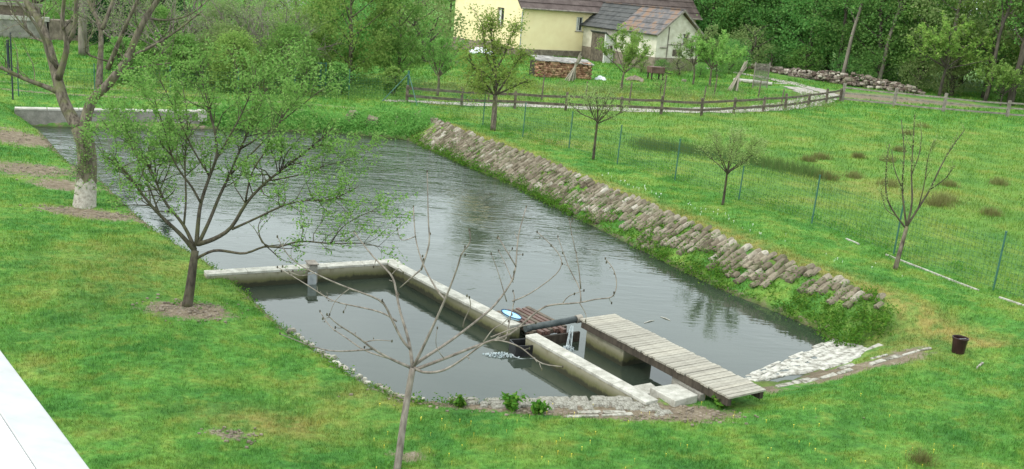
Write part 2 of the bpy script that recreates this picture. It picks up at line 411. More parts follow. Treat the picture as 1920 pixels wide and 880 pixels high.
POND = [(-8.45, 45.45), (-5.21, 45.18), (-4.01, 43.03), (-1.92, 39.37), (-0.14, 36.47), (1.38, 33.18), (2.67, 30.55), (3.78, 28.29), (4.75, 26.32), (5.61, 24.69), (6.53, 23.32), (7.17, 22.3), (7.43, 21.45), (7.04, 20.96), (5.43, 19.12), (4.79, 18.65), (3.66, 17.55), (2.7, 16.93), (1.76, 16.68), (0.79, 16.44), (-0.52, 16.12), (-1.25, 16.02), (-1.63, 16.08), (-2.27, 16.6), (-2.98, 17.36), (-4.4, 19.12), (-5.72, 21.14), (-7.18, 23.15), (-9.4, 25.68), (-11.3, 28.34), (-13.0, 30.91), (-15.48, 33.75), (-18.55, 38.47), (-20.5, 40.91), (-17.63, 42.05), (-14.05, 43.72)]
def sstep(a,b,x):
    t=np.clip((x-a)/(b-a),0,1); return t*t*(3-2*t)
def pond_dist(x,y,P):
    "signed distance to the pond outline, positive outside"
    x=np.asarray(x,float);y=np.asarray(y,float)
    d=np.full(x.shape,1e9);ins=np.zeros(x.shape,bool)
    n=len(P)
    for i in range(n):
        ax,ay=P[i];bx,by=P[(i+1)%n]
        ex,ey=bx-ax,by-ay
        t=np.clip(((x-ax)*ex+(y-ay)*ey)/(ex*ex+ey*ey),0,1)
        d=np.minimum(d,np.hypot(x-ax-t*ex,y-ay-t*ey))
        c=((ay>y)!=(by>y))
        with np.errstate(divide='ignore',invalid='ignore'):
            xi=(bx-ax)*(y-ay)/(by-ay if by!=ay else 1e-9)+ax
        ins^=c&(x<xi)
    return np.where(ins,-d,d)
def height(x,y,P=None,bumps=True):
    P=P or POND
    x=np.asarray(x,float);y=np.asarray(y,float)
    d=pond_dist(x,y,P)
    q=x*.88+y*.47
    wr=np.maximum(sstep(15.9,16.9,q)*sstep(21.0,22.2,y), sstep(42.5,44.5,y))      # revetted side and far end
    wn=sstep(3.2,6.0,x)*(1-sstep(21.2,22.2,y))                                   # apron corner
    do=np.maximum(d,0)
    hr=-1.05+.85*np.clip(do/1.25,0,1)
    hl=-1.05+.30*np.clip(do/.18,0,1)+np.minimum(.06*np.maximum(do-.3,0),1.0)
    hn=-1.05+.55*sstep(0,2.4,do)+.30*sstep(2.4,7,do)
    h=hl*(1-wn)+hn*wn
    h=h*(1-wr)+hr*wr
    # meadow settles to -0.2, far ground too
    wf=sstep(44,52,y); h=h*(1-wf)+(-.2)*wf
    wm=sstep(9,13,x)*sstep(15,19,y); h=h*(1-wm)+(-.2)*wm
    h=np.where(d<0,-1.05-.8*sstep(0,1.2,-d),h)
    if bumps:
        h=h+1.15*np.exp(-(((x+23.3)/3.2)**2+((y-38.6)/3.4)**2))*(d>0)*np.clip(d/.8,0,1)
        h=h+(d>.4)*.02*(np.sin(x*.9+1.3*np.sin(y*.5))+np.sin(y*.8+x*.3))*np.clip(d-.4,0,1)
    return h
LIMBS = {
 'apple': ((-6.577, 19.438, -0.664), [
  [(0.003,-0.008,-0.032,0.111),(0.04,0.082,0.324,0.097),(0.06,0.19,0.754,0.085),(0.085,0.285,1.131,0.075)],
  [(0.087,0.279,1.109,0.052),(-0.178,0.219,1.468,0.042),(-0.577,0.121,1.852,0.033),(-0.87,0.049,2.232,0.027),(-1.108,-0.014,2.608,0.021),(-1.297,-0.064,2.873,0.017),(-1.605,-0.153,3.078,0.012)],
  [(-0.572,0.106,1.856,0.02),(-0.916,0.464,2.364,0.014),(-1.21,0.731,2.738,0.011),(-1.438,0.993,3.125,0.008)],
  [(0.083,0.29,1.152,0.044),(-0.229,0.531,1.614,0.035),(-0.662,0.726,1.934,0.029),(-0.84,0.854,2.178,0.026),(-1.078,1.056,2.576,0.021),(-1.477,1.228,2.857,0.017),(-1.814,1.438,3.254,0.012)],
  [(0.1,0.306,1.218,0.048),(0.085,0.49,1.763,0.04),(0.095,0.596,2.08,0.036),(0.225,0.778,2.619,0.03),(0.367,0.925,3.054,0.026),(0.188,1.136,3.681,0.02),(-0.086,1.366,4.357,0.014),(-0.25,1.525,4.829,0.01)],
  [(0.14,0.318,1.263,0.044),(0.301,0.612,1.752,0.036),(0.392,0.853,2.163,0.032),(0.54,1.103,2.582,0.027),(0.673,1.41,3.112,0.022),(0.903,1.79,3.764,0.017),(1.035,2.131,4.368,0.012)],
  [(0.14,0.318,1.263,0.052),(0.453,0.304,1.384,0.046),(0.836,0.308,1.641,0.04),(1.088,0.367,2.21,0.033),(1.509,0.401,2.682,0.027),(1.934,0.417,3.045,0.022),(2.355,0.432,3.405,0.017),(2.822,0.459,3.872,0.011)],
  [(0.836,0.31,1.64,0.028),(1.349,0.223,1.928,0.023),(1.911,0.13,2.273,0.019),(2.359,0.038,2.439,0.016),(2.924,-0.112,2.484,0.013),(3.481,-0.21,2.852,0.009)],
  [(0.141,0.248,0.985,0.033),(0.49,0.189,1.212,0.029),(0.849,0.087,1.223,0.027),(1.207,-0.02,1.214,0.024),(1.625,-0.097,1.471,0.021),(1.896,-0.184,1.449,0.02),(2.34,-0.272,1.685,0.017),(3.02,-0.475,1.705,0.013),(3.678,-0.648,1.837,0.01),(4.075,-0.782,1.807,0.007)],
  [(1.637,-0.142,1.484,0.014),(1.509,-0.073,1.622,0.011),(1.44,0.014,1.818,0.009),(1.495,0.084,1.972,0.007)],
  [(3.024,-0.497,1.712,0.011),(3.219,-0.479,2.082,0.009),(3.581,-0.495,2.33,0.007),(3.84,-0.514,2.463,0.006)],
  [(0.101,0.576,2.085,0.027),(-0.056,0.52,2.422,0.023),(-0.302,0.441,2.752,0.019),(-0.443,0.385,3.081,0.016),(-0.541,0.309,3.628,0.012),(-0.696,0.222,4.16,0.008)],
  [(0.352,0.973,3.045,0.022),(0.688,0.951,3.635,0.016),(1.018,0.928,4.324,0.011),(1.123,0.918,4.875,0.008)],
  [(0.675,1.403,3.114,0.023),(1.245,1.372,3.506,0.017),(1.802,1.356,4.004,0.012),(2.353,1.338,4.495,0.008)],
  [(-0.222,0.511,1.619,0.024),(-0.277,0.844,2.111,0.02),(-0.488,1.311,2.807,0.016),(-0.532,1.789,3.536,0.012),(-0.889,2.338,4.371,0.008)],
  [(1.093,0.351,2.214,0.022),(1.21,0.29,2.9,0.016),(1.657,0.195,3.495,0.012),(1.875,0.12,4.163,0.008)],
  [(1.518,0.368,2.69,0.018),(2.11,0.622,2.799,0.013),(2.602,0.878,3.016,0.01),(3.114,1.097,3.131,0.007)],
  [(-1.08,1.061,2.575,0.015),(-1.756,1.518,3.132,0.01),(-2.154,1.814,3.52,0.007)],
  [(0.199,0.861,2.601,0.021),(-0.172,0.873,3.132,0.016),(-0.511,0.906,3.877,0.011),(-0.843,0.928,4.505,0.007)],
  [(0.522,1.162,2.57,0.023),(0.918,1.35,3.027,0.018),(1.416,1.586,3.603,0.014),(1.784,1.888,4.394,0.009),(1.919,2.017,4.734,0.007)],
 ]),
 'bare': ((-1.387, 13.107, -0.622), [
  [(-0.034,-0.061,-0.243,0.057),(-0.0,0.0,-0.0,0.055),(0.028,0.152,0.602,0.05),(0.069,0.266,1.056,0.048),(0.108,0.361,1.434,0.046)],
  [(0.109,0.357,1.419,0.029),(0.023,0.539,1.771,0.023),(-0.17,0.742,2.153,0.019),(-0.272,0.916,2.493,0.016),(-0.335,0.985,2.624,0.015),(-0.64,1.116,2.817,0.012),(-0.971,1.307,3.144,0.008)],
  [(-0.333,0.971,2.628,0.009),(-0.24,1.002,2.75,0.006),(-0.17,0.98,2.664,0.005)],
  [(0.056,0.426,1.692,0.021),(-0.073,0.428,1.804,0.019),(-0.289,0.46,2.206,0.016),(-0.392,0.474,2.394,0.015),(-0.865,0.431,2.529,0.012),(-1.374,0.394,2.729,0.01),(-1.731,0.378,2.924,0.008),(-1.9,0.399,3.225,0.006)],
  [(-0.175,0.52,2.065,0.014),(-0.402,0.611,2.162,0.012),(-0.834,0.727,2.178,0.01),(-1.173,0.815,2.187,0.009),(-1.531,0.957,2.344,0.008),(-2.076,1.157,2.547,0.006)],
  [(-0.881,0.526,2.498,0.007),(-1.084,0.535,2.318,0.005),(-1.152,0.526,2.088,0.004)],
  [(0.108,0.361,1.434,0.025),(0.278,0.367,1.856,0.021),(0.515,0.374,2.501,0.016),(0.671,0.381,3.026,0.012),(0.691,0.384,3.191,0.011),(0.83,0.376,3.36,0.01),(0.788,0.378,3.549,0.009)],
  [(0.512,0.42,2.486,0.015),(0.411,0.483,2.554,0.014),(0.231,0.639,2.756,0.012),(0.145,0.731,2.883,0.011),(0.065,0.826,3.019,0.01),(-0.025,0.97,3.232,0.009),(-0.097,1.22,3.619,0.008)],
  [(0.119,0.711,2.823,0.015),(0.216,0.859,3.184,0.012),(0.162,0.955,3.42,0.01),(0.105,1.158,3.921,0.007),(0.075,1.252,4.156,0.006)],
  [(-0.178,0.734,2.508,0.01),(0.119,0.711,2.823,0.013)],
  [(-0.03,1.017,3.22,0.008),(-0.241,0.992,3.12,0.006),(-0.295,1.038,3.306,0.005)],
  [(0.107,0.365,1.449,0.026),(0.162,0.403,1.504,0.025),(0.658,0.653,1.815,0.02),(1.049,0.877,2.126,0.017),(1.21,0.97,2.258,0.016),(1.443,1.17,2.59,0.013),(1.489,1.287,2.802,0.012),(1.47,1.511,3.216,0.01),(1.573,1.741,3.638,0.007)],
  [(1.489,1.225,2.819,0.011),(1.181,1.428,3.214,0.007)],
  [(0.126,0.354,1.405,0.027),(0.548,0.46,1.572,0.023),(1.085,0.599,1.804,0.02),(1.502,0.693,1.937,0.017),(1.682,0.781,2.137,0.016),(1.866,0.854,2.293,0.014),(2.009,0.899,2.381,0.014),(2.467,0.968,2.413,0.011),(2.725,1.024,2.491,0.01),(2.965,1.058,2.5,0.009),(3.015,1.133,2.689,0.008),(2.952,1.22,2.907,0.007),(2.807,1.282,3.044,0.006)],
  [(0.106,0.368,1.464,0.022),(0.232,0.309,1.383,0.02),(0.573,0.243,1.455,0.017),(0.915,0.211,1.765,0.014),(1.2,0.186,2.055,0.012),(1.591,0.076,2.017,0.01),(1.764,-0.003,1.918,0.009),(1.937,-0.085,1.813,0.008),(2.231,-0.157,1.835,0.006)],
  [(1.2,0.206,2.048,0.012),(1.521,0.296,2.187,0.009),(1.827,0.363,2.261,0.006)],
  [(0.085,0.36,1.432,0.024),(-0.235,0.274,1.587,0.018),(-0.455,0.218,1.728,0.015),(-0.583,0.186,1.835,0.014),(-0.741,0.146,1.964,0.012),(-0.954,0.089,2.102,0.009),(-1.101,0.052,2.253,0.007)],
  [(-0.456,0.228,1.725,0.015),(-0.783,0.094,1.716,0.012),(-1.043,-0.007,1.732,0.01),(-1.34,-0.104,1.84,0.008),(-1.688,-0.214,2.016,0.006)],
  [(-0.243,0.341,1.56,0.013),(-0.622,0.483,1.581,0.01),(-0.91,0.634,1.708,0.009),(-1.2,0.772,1.809,0.007),(-1.369,0.913,1.989,0.006)],
  [(-0.579,0.155,1.846,0.009),(-0.416,0.168,1.895,0.007),(-0.189,0.167,1.891,0.006)],
  [(1.35,0.772,1.837,0.012),(1.424,0.782,1.798,0.011),(1.443,0.905,2.032,0.009),(1.51,1.084,2.371,0.008),(1.469,1.137,2.468,0.007)],
  [(1.465,1.004,2.351,0.012),(1.704,1.077,2.44,0.01),(2.135,1.265,2.76,0.008),(2.186,1.35,2.941,0.008),(2.045,1.436,3.107,0.007),(1.763,1.554,3.304,0.006)],
  [(2.493,1.114,2.376,0.012),(2.481,1.22,2.559,0.01),(2.315,1.36,2.772,0.008),(2.222,1.466,2.945,0.007),(2.087,1.639,3.234,0.005)],
  [(2.477,1.164,2.576,0.011),(2.415,1.218,2.93,0.008),(2.284,1.279,3.341,0.006),(2.214,1.318,3.596,0.005)],
  [(1.386,1.001,2.338,0.009),(1.225,1.048,2.782,0.006),(1.103,1.074,3.036,0.005)],
  [(1.46,1.264,2.563,0.008),(1.344,1.462,2.748,0.006),(1.202,1.667,2.934,0.005)],
  [(0.79,0.421,2.082,0.011),(0.798,0.402,2.211,0.009),(0.893,0.362,2.433,0.007),(0.855,0.338,2.573,0.006)],
  [(2.211,1.007,2.362,0.009),(2.278,1.004,2.502,0.007),(2.511,0.968,2.615,0.004)],
  [(2.474,1.064,2.382,0.008),(2.588,0.993,2.239,0.006),(2.578,0.954,2.151,0.005)],
  [(1.085,0.561,1.818,0.011),(1.223,0.577,2.063,0.008),(1.336,0.569,2.116,0.007),(1.478,0.576,2.289,0.006)],
  [(0.551,0.402,1.595,0.007),(0.405,0.357,1.789,0.005),(0.43,0.319,2.088,0.004)],
  [(-1.371,0.379,2.734,0.006),(-1.587,0.404,2.653,0.005),(-1.838,0.49,2.766,0.004)],
 ]),
 'big': ((-12.044, 27.161, -0.707), [
  [(-0.025,-0.015,-0.06,0.284),(-0.033,0.102,0.407,0.273),(-0.023,0.213,0.846,0.266),(-0.044,0.323,1.283,0.259),(-0.145,0.45,1.787,0.251),(-0.324,0.538,2.138,0.245)],
  [(-0.321,0.527,2.095,0.194),(-0.66,0.672,2.457,0.174),(-0.932,0.834,2.884,0.159),(-1.114,1.001,3.335,0.146),(-1.293,1.157,3.758,0.135),(-1.539,1.372,4.339,0.12),(-1.781,1.572,4.879,0.106),(-2.321,1.785,5.413,0.09),(-2.703,2.025,6.052,0.075),(-3.152,2.397,7.063,0.053)],
  [(-1.091,0.955,3.386,0.104),(-0.883,1.016,4.084,0.082),(-0.826,1.045,4.413,0.074),(-0.976,1.073,4.798,0.065),(-0.978,1.109,5.207,0.056),(-0.92,1.143,5.604,0.048),(-1.013,1.215,6.463,0.032)],
  [(-0.857,1.117,4.436,0.071),(-0.602,1.077,4.827,0.06),(-0.542,1.01,5.779,0.043),(-0.349,0.92,6.933,0.025)],
  [(-1.117,1.036,3.706,0.058),(-1.362,0.91,4.039,0.05),(-1.362,0.819,4.487,0.043),(-1.612,0.647,5.056,0.035),(-2.045,0.396,5.67,0.025)],
  [(-1.016,0.865,3.025,0.078),(-1.424,0.783,3.211,0.068),(-1.972,0.66,3.389,0.058),(-2.516,0.553,3.681,0.049),(-3.293,0.37,3.926,0.038)],
  [(-0.238,0.503,1.999,0.168),(-0.119,0.62,2.672,0.145),(0.044,0.684,3.052,0.135),(0.41,0.726,3.36,0.124),(0.72,0.8,3.824,0.112),(0.944,0.855,4.163,0.104),(1.153,0.959,4.777,0.091),(1.381,1.047,5.303,0.08),(1.688,1.12,5.761,0.07),(2.161,1.276,6.706,0.051)],
  [(0.12,0.797,3.166,0.103),(0.003,1.23,3.973,0.081),(-0.124,1.69,4.837,0.063),(-0.429,1.929,5.256,0.054),(-0.707,2.13,5.606,0.047),(-1.074,2.521,6.329,0.033)],
  [(-0.099,1.631,4.842,0.066),(0.034,1.934,5.426,0.051),(0.1,2.133,5.818,0.043),(0.049,2.657,6.867,0.027)],
  [(0.283,1.056,3.784,0.078),(0.695,0.98,4.696,0.058),(1.015,0.919,5.365,0.046),(1.294,0.868,5.85,0.038),(1.604,0.783,6.796,0.025)],
  [(0.909,0.943,4.154,0.051),(1.726,0.776,4.582,0.038),(2.368,0.648,5.002,0.029),(3.156,0.492,5.642,0.019)],
  [(-0.943,1.003,4.803,0.038),(-0.757,1.383,5.172,0.027),(-0.736,1.703,5.536,0.02)],
  [(-1.553,1.401,4.336,0.039),(-2.138,1.673,4.457,0.031),(-3.05,2.32,5.12,0.02)],
  [(1.389,1.026,5.304,0.036),(1.87,1.222,5.232,0.029),(2.51,1.558,5.418,0.022),(2.967,2.036,6.038,0.016)],
  [(0.265,1.111,4.003,0.032),(-0.438,0.936,4.183,0.022),(-0.031,0.9,4.805,0.015)],
  [(0.696,0.858,3.817,0.032),(1.321,1.037,3.941,0.023),(2.007,1.234,4.084,0.016)],
 ]),
 'sapling': ((10.164, 25.427, -0.222), [
  [(-0.026,-0.007,-0.029,0.066),(0.043,0.087,0.345,0.06),(0.144,0.209,0.832,0.054),(0.192,0.279,1.109,0.051)],
  [(0.198,0.262,1.041,0.026),(-0.132,0.288,1.37,0.022),(-0.439,0.325,1.769,0.019),(-0.528,0.384,2.25,0.016),(-0.556,0.451,2.804,0.012),(-0.539,0.501,3.22,0.01)],
  [(0.195,0.269,1.068,0.028),(0.113,0.471,1.565,0.024),(0.029,0.685,2.092,0.02),(0.106,1.011,2.903,0.015),(-0.016,1.363,3.775,0.01)],
  [(0.192,0.279,1.109,0.03),(0.293,0.393,1.741,0.024),(0.163,0.516,2.423,0.019),(0.131,0.665,3.247,0.014),(0.092,0.8,3.999,0.01)],
  [(0.192,0.279,1.109,0.032),(0.486,0.463,1.597,0.026),(0.795,0.648,2.088,0.022),(1.016,0.852,2.644,0.018),(1.325,1.061,3.208,0.014),(1.641,1.225,3.638,0.01)],
  [(0.502,0.503,1.589,0.018),(0.548,0.48,2.318,0.013),(0.482,0.462,2.884,0.01),(0.551,0.44,3.386,0.008)],
  [(0.008,0.632,2.101,0.016),(-0.164,0.955,2.531,0.012),(-0.174,1.267,2.984,0.008)],
  [(0.16,0.507,2.424,0.016),(0.437,0.856,2.956,0.011),(0.512,1.186,3.483,0.008)],
  [(0.808,0.679,2.083,0.016),(1.101,0.509,2.428,0.011),(1.195,0.398,2.811,0.008)],
  [(-0.149,0.244,1.379,0.014),(-0.369,0.456,1.457,0.011),(-0.389,0.751,1.754,0.008)],
 ]),
 'cherry': ((-1.216, 45.015, -0.242), [
  [(-0.02,-0.012,-0.049,0.136),(-0.018,0.207,0.824,0.119),(-0.027,0.385,1.53,0.109)],
  [(-0.023,0.373,1.484,0.062),(-0.654,0.314,2.212,0.043),(-1.18,0.267,2.892,0.03),(-1.386,0.255,3.469,0.022)],
  [(-0.027,0.385,1.53,0.073),(-0.081,0.68,2.464,0.056),(-0.28,0.972,3.389,0.044),(-0.479,1.265,4.317,0.032),(-0.393,1.402,4.749,0.027)],
  [(-0.027,0.385,1.53,0.062),(0.419,0.797,2.251,0.044),(0.724,1.188,2.969,0.032),(1.173,1.492,3.468,0.022)],
  [(-0.14,0.751,2.574,0.047),(0.218,0.791,3.32,0.036),(0.405,0.838,4.048,0.028),(0.668,0.876,4.707,0.022)],
  [(-0.13,0.722,2.457,0.047),(-0.637,1.036,3.237,0.036),(-0.757,1.347,4.052,0.028),(-0.936,1.596,4.7,0.022)],
  [(-0.031,0.397,1.577,0.047),(-0.772,0.827,1.79,0.031),(-1.429,1.242,2.066,0.02)],
  [(-0.031,0.397,1.577,0.047),(0.698,0.136,1.975,0.031),(1.387,-0.115,2.411,0.02)],
  [(-0.094,0.443,1.761,0.047),(-0.169,0.172,2.263,0.034),(-0.778,-0.343,2.735,0.02)],
  [(-0.022,0.445,1.767,0.047),(0.048,1.066,2.197,0.033),(0.499,1.773,2.538,0.02)],
 ]),
}

def gz(x, y): return float(height(np.array([x]), np.array([y]))[0])
WATER_Z = -1.0

# ------------------------------------------------------------------ ground
def axis(segs):
    out = []
    for a, b, s in segs: out.append(np.arange(a, b, s))
    out.append(np.array([segs[-1][1]])); return np.concatenate(out)
gx = axis([(-420, -120, 25), (-120, -40, 4), (-40, -24, .8), (-24, 14, .18), (14, 30, .8), (30, 130, 4), (130, 420, 25)])
gy = axis([(-60, 6, 4), (6, 9, .8), (9, 50, .18), (50, 62, .8), (62, 150, 4), (150, 700, 25)])
X, Y = np.meshgrid(gx, gy)
Z = height(X, Y)
Z = Z + (np.random.default_rng(3).random(Z.shape)-.5)*.035*(X > -24)*(X < 14)*(Y > 9)*(Y < 50)
nx, ny = len(gx), len(gy)
ii = (np.arange(ny-1)[:, None]*nx + np.arange(nx-1)[None]).ravel()
me = np_mesh('ground', np.stack([X, Y, Z], -1).reshape(-1, 3), np.stack([ii, ii+1, ii+nx+1, ii+nx], -1))
D = pond_dist(X, Y, POND)
def blob(x, y, cx, cy, rx, ry=None): ry = ry or rx; return np.exp(-(((x-cx)/rx)**2+((y-cy)/ry)**2))
def soil_f(x, y, d):
    s = 1.15*blob(x, y, -6.45, 19.2, 1.0, .65) + 1.0*blob(x, y, -11.6, 26.4, 1.7, .7) + .95*blob(x, y, -18.3, 36.2, 2.2, 1.6)
    s += .85*blob(x, y, -15.6, 31.2, 2.2, 1.6) + .75*blob(x, y, -3.95, 13.7, .45, .28) + .7*blob(x, y, -1.3, 13.6, .5, .35)
    s += 1.1*blob(x, y, .9, 15.85, 2.4, .36) + 1.0*blob(x, y, 3.1, 16.25, 1.3, .42) + .6*blob(x, y, 7.2, 19.2, 1.6, .35) + .75*blob(x, y, 7.2, 13.0, .6, .4)
    s += .9*blob(x, y, -13.5, 29.3, 1.2, .8)
    s += .55*((d > 0) & (d < .28))
    s += .68*np.exp(-((y-47.0-.06*x)/.5)**2)*(x < -10) + .6*np.exp(-((y-49.3-.05*x)/.35)**2)*(x < -8)
    t_ = np.clip(((x-5.2)*.86+(y-18.0)*.5)/4.2, 0, 1); s += (.72+.3*np.sin(x*3.1+y))*np.exp(-(np.hypot(x-5.2-t_*3.7, y-18.0-t_*2.05)/.42)**2)
    s += .62*blob(x, y, 27, 80, 9, 4) + .8*blob(x, y, 31, 79, 8, 2.2)
    s += .45*sstep(84, 96, y)*sstep(16, 26, x)
    return s
def dry_f(x, y, d):
    q = x*.88+y*.47
    s = .85*blob(q, y*.0, 18.55, 0, .55, 1)*(y > 20)*(y < 46)*(x < 12) + .9*blob(x, y, -3.4, 14.3, 1.1, .5) + .5*blob(x, y, -2.3, 15.8, 1.2, .6)
    s += .7*blob(x, y, 1.5, 42.5, 1.6, 1.0) + .6*blob(x, y, 8.5, 20.5, 1.2, 1.2) + .5*blob(x, y, 14, 37, 3, 2) + .75*blob(x, y, 4, 65, 6, 2.5) + .6*blob(x, y, 12, 66, 2.5, 3) + .6*blob(x, y, -14, 55, 4, 3) + .5*blob(x, y, -4, 62, 3, 3) + .5*blob(x, y, -19, 49, 5, 1.2) + .4*blob(x, y, -8.5, 22, 2, 3)
    return s
def meadow_f(x, y):
    # field side of the wire fence
    xf = np.interp(-y, [-52.9, -46.2, -41.3, -36.0, -30.1, -24.1, -20], [-6, -1.76, 2.09, 5.8, 9.2, 12.15, 13.5])
    return sstep(0, .6, x-xf)*(y < 62)
for nm, val in (('soil', soil_f(X, Y, D)), ('dry', dry_f(X, Y, D)), ('meadow', meadow_f(X, Y))):
    at = me.attributes.new(nm, 'FLOAT', 'POINT'); at.data.foreach_set('value', val.ravel().astype(np.float32))
tag(link_mesh('ground', me, M['turf'], smooth=True), kind='structure')

# water sheet: the pond outline grown a little under the banks
b = MB(); cx, cy = np.mean([p[0] for p in POND]), np.mean([p[1] for p in POND])
wx = np.arange(-24, 10, .5); wy = np.arange(14.5, 48.5, .5)
WX, WY = np.meshgrid(wx, wy); keep = pond_dist(WX+.25, WY+.25, POND) < .75
idx = (np.arange(len(wy))[:, None]*len(wx)+np.arange(len(wx))[None])
k = keep[:-1, :-1]; i0 = idx[:-1, :-1][k]
me = np_mesh('water', np.stack([WX, WY, np.full(WX.shape, WATER_Z)], -1).reshape(-1, 3), np.stack([i0, i0+1, i0+len(wx)+1, i0+len(wx)], -1))
w = link_mesh('pond_water', me, M['water']); tag(w, kind='structure')

# ------------------------------------------------------------------ gravel track beyond the wooden fence
def ribbon(name, pts, widths, lift, mat, parent=None, kind='structure', rough=.0, seed=1):
    P = np.array(pts, float); n = 10
    t = np.linspace(0, len(P)-1, (len(P)-1)*n+1)
    Q = np.stack([np.interp(t, range(len(P)), P[:, i]) for i in (0, 1)], -1)
    for _ in range(14): Q[1:-1] = .25*Q[:-2]+.5*Q[1:-1]+.25*Q[2:]
    W = np.interp(t, range(len(P)), widths)
    rr = np.random.default_rng(seed)
    T = np.gradient(Q, axis=0); T /= np.linalg.norm(T, axis=1)[:, None]; N = np.stack([-T[:, 1], T[:, 0]], -1)
    m = 7; s = np.linspace(-.5, .5, m)
    V = Q[:, None] + N[:, None]*(W[:, None]*s[None])[..., None]
    V = V + N[:, None]*((rr.random((len(Q), 1))-.5)*rough*np.sign(s)[None])[..., None]
    z = height(V[..., 0], V[..., 1]) + lift
    V = np.concatenate([V, z[..., None]], -1).reshape(-1, 3)
    i = np.arange(len(Q)-1)[:, None]*m; j = np.arange(m-1)[None]
    F = np.stack([i+j, i+j+1, i+m+j+1, i+m+j], -1).reshape(-1, 4)
    o = link_mesh(name, np_mesh(name, V, F), mat, parent)
    return tag(o, kind=kind) if kind else o
ribbon('gravel_road', [(-7.2, 52.0), (-5.9, 52.9), (3.6, 56.3), (10, 58.9), (15.6, 63.6), (19.6, 69.6), (21.8, 74.5), (22.2, 79), (21.6, 86)], [.5, 1.1, 1.7, 1.9, 2.0, 2.3, 2.3, 1.7, 1.6], .02, M['gravel'], rough=.5)
ribbon('farm_track', [(21.0, 70.5), (24.2, 78.5), (23.4, 85), (20.0, 95), (12, 101)], [1.0, 1.5, 1.4, 1.4, 1.3], .028, M['gravel'], rough=.5, seed=2)

# ------------------------------------------------------------------ concrete basin walls in the pond
def wall_seg(mb, A, B, w, z0, z1, side=1):
    A = np.array(A, float); B = np.array(B, float); t = (B-A)/np.linalg.norm(B-A); n = np.array([t[1], -t[0]])*side*w
    P = [A, B, B+n, A+n]
    if side > 0: P = P[::-1]
    mb.slab([tuple(p) for p in P], z0, z1); return P
root = empty('basin_wall', (-2.83, 24.1, -1), 0, 'low L shaped concrete wall with pale coping, dividing the small basin from the big pond', 'concrete wall')
def rel(o, root=root): return o
def child(mb, name, mat, root, **k):
    o = mb.build(name, mat, root, **k); o.matrix_parent_inverse = Matrix.Translation(-root.location) if abs(root.rotation_euler.z) < 1e-6 else root.matrix_basis.inverted(); return o
CN = (-2.83, 24.1); L1 = (-7.0, 21.86); G0 = (.33, 19.9); G1 = (.66, 19.4); E1 = (2.80, 16.42)
m = MB(); wall_seg(m, L1, CN, .30, -1.9, -.68); child(m, 'wall', M['mossy'], root, bevel=.015)
m = MB(); wall_seg(m, CN, G0, .27, -1.9, -.685, 1); child(m, 'wall', M['mossy'], root, bevel=.015)
m = MB(); wall_seg(m, G1, E1, .27, -1.9, -.685, 1); child(m, 'wall', M['mossy'], root, bevel=.015)
def coping(A, B, n, w, z, mat):
    A = np.array(A); B = np.array(B); t = (B-A)/np.linalg.norm(B-A); nn = np.array([t[1], -t[0]])
    for i in range(n):
        a = A+(B-A)*(i/n)+t*.004; c = A+(B-A)*((i+1)/n)-t*.004
        m = MB(); o = nn*-.012
        P = [a+o, c+o, c+o+nn*(w+.024), a+o+nn*(w+.024)][::-1]
        m.slab([tuple(p) for p in P], z, z+.055+.004*random.random()); child(m, 'coping_slab', mat, root, bevel=.008)
random.seed(4)
coping(L1, np.array(CN)-np.array([.02, .01]), 5, .30, -.68, M['concrete_top'])
coping(np.array(CN)+np.array([.05, -.28]), G0, 5, .27, -.685, M['concrete_top'])
coping(G1, E1, 4, .27, -.685, M['concrete_top'])
# sluice post in the left leg
sl = empty('sluice_post', (-4.75, 22.9, -1), 0, 'small grey sluice post with a metal gate on the left leg of the basin wall', 'sluice')
ra = math.atan2(2.1, 4.05)
child(MB().box((-4.72, 22.86, -1.05), (.20, .34, .98), ra), 'post', M['concrete_grey'], sl, bevel=.02)
child(MB().box((-4.72, 22.86, -.535), (.24, .38, .03), ra), 'cap', M['fence_grey'], sl, bevel=.008)
child(MB().box((-4.66, 22.62, -1.02), (.20, .05, .62), ra), 'gate_plate', M['galv'], sl)

# far concrete wall
fr = empty('far_wall', (-17, 43, -1), 0, 'long grey concrete wall with a pale top edge at the far left end of the pond', 'concrete wall')
m = MB(); m.slab([(-20.9, 40.75), (-14.25, 43.95), (-14.45, 44.35), (-21.1, 41.15)], -1.9, -.34); child(m, 'wall', M['concrete_grey'], fr, bevel=.02)
for i in range(6):
    a = np.array((-20.9, 40.75)); c = np.array((-14.25, 43.95)); p = a+(c-a)*(i/6+.002); q = a+(c-a)*((i+1)/6-.002); n = np.array((-.2, .4))
    o = np.array((.01, -.02))
    child(MB().slab([tuple(p+o), tuple(q+o), tuple(q+n-o), tuple(p+n-o)], -.34, -.26), 'coping_slab', M['concrete_top'], fr, bevel=.01)
child(MB().box((-14.2, 44.1, -.45), (.36, .5, .5), .45), 'end_block', M['concrete_top'], fr, bevel=.02)

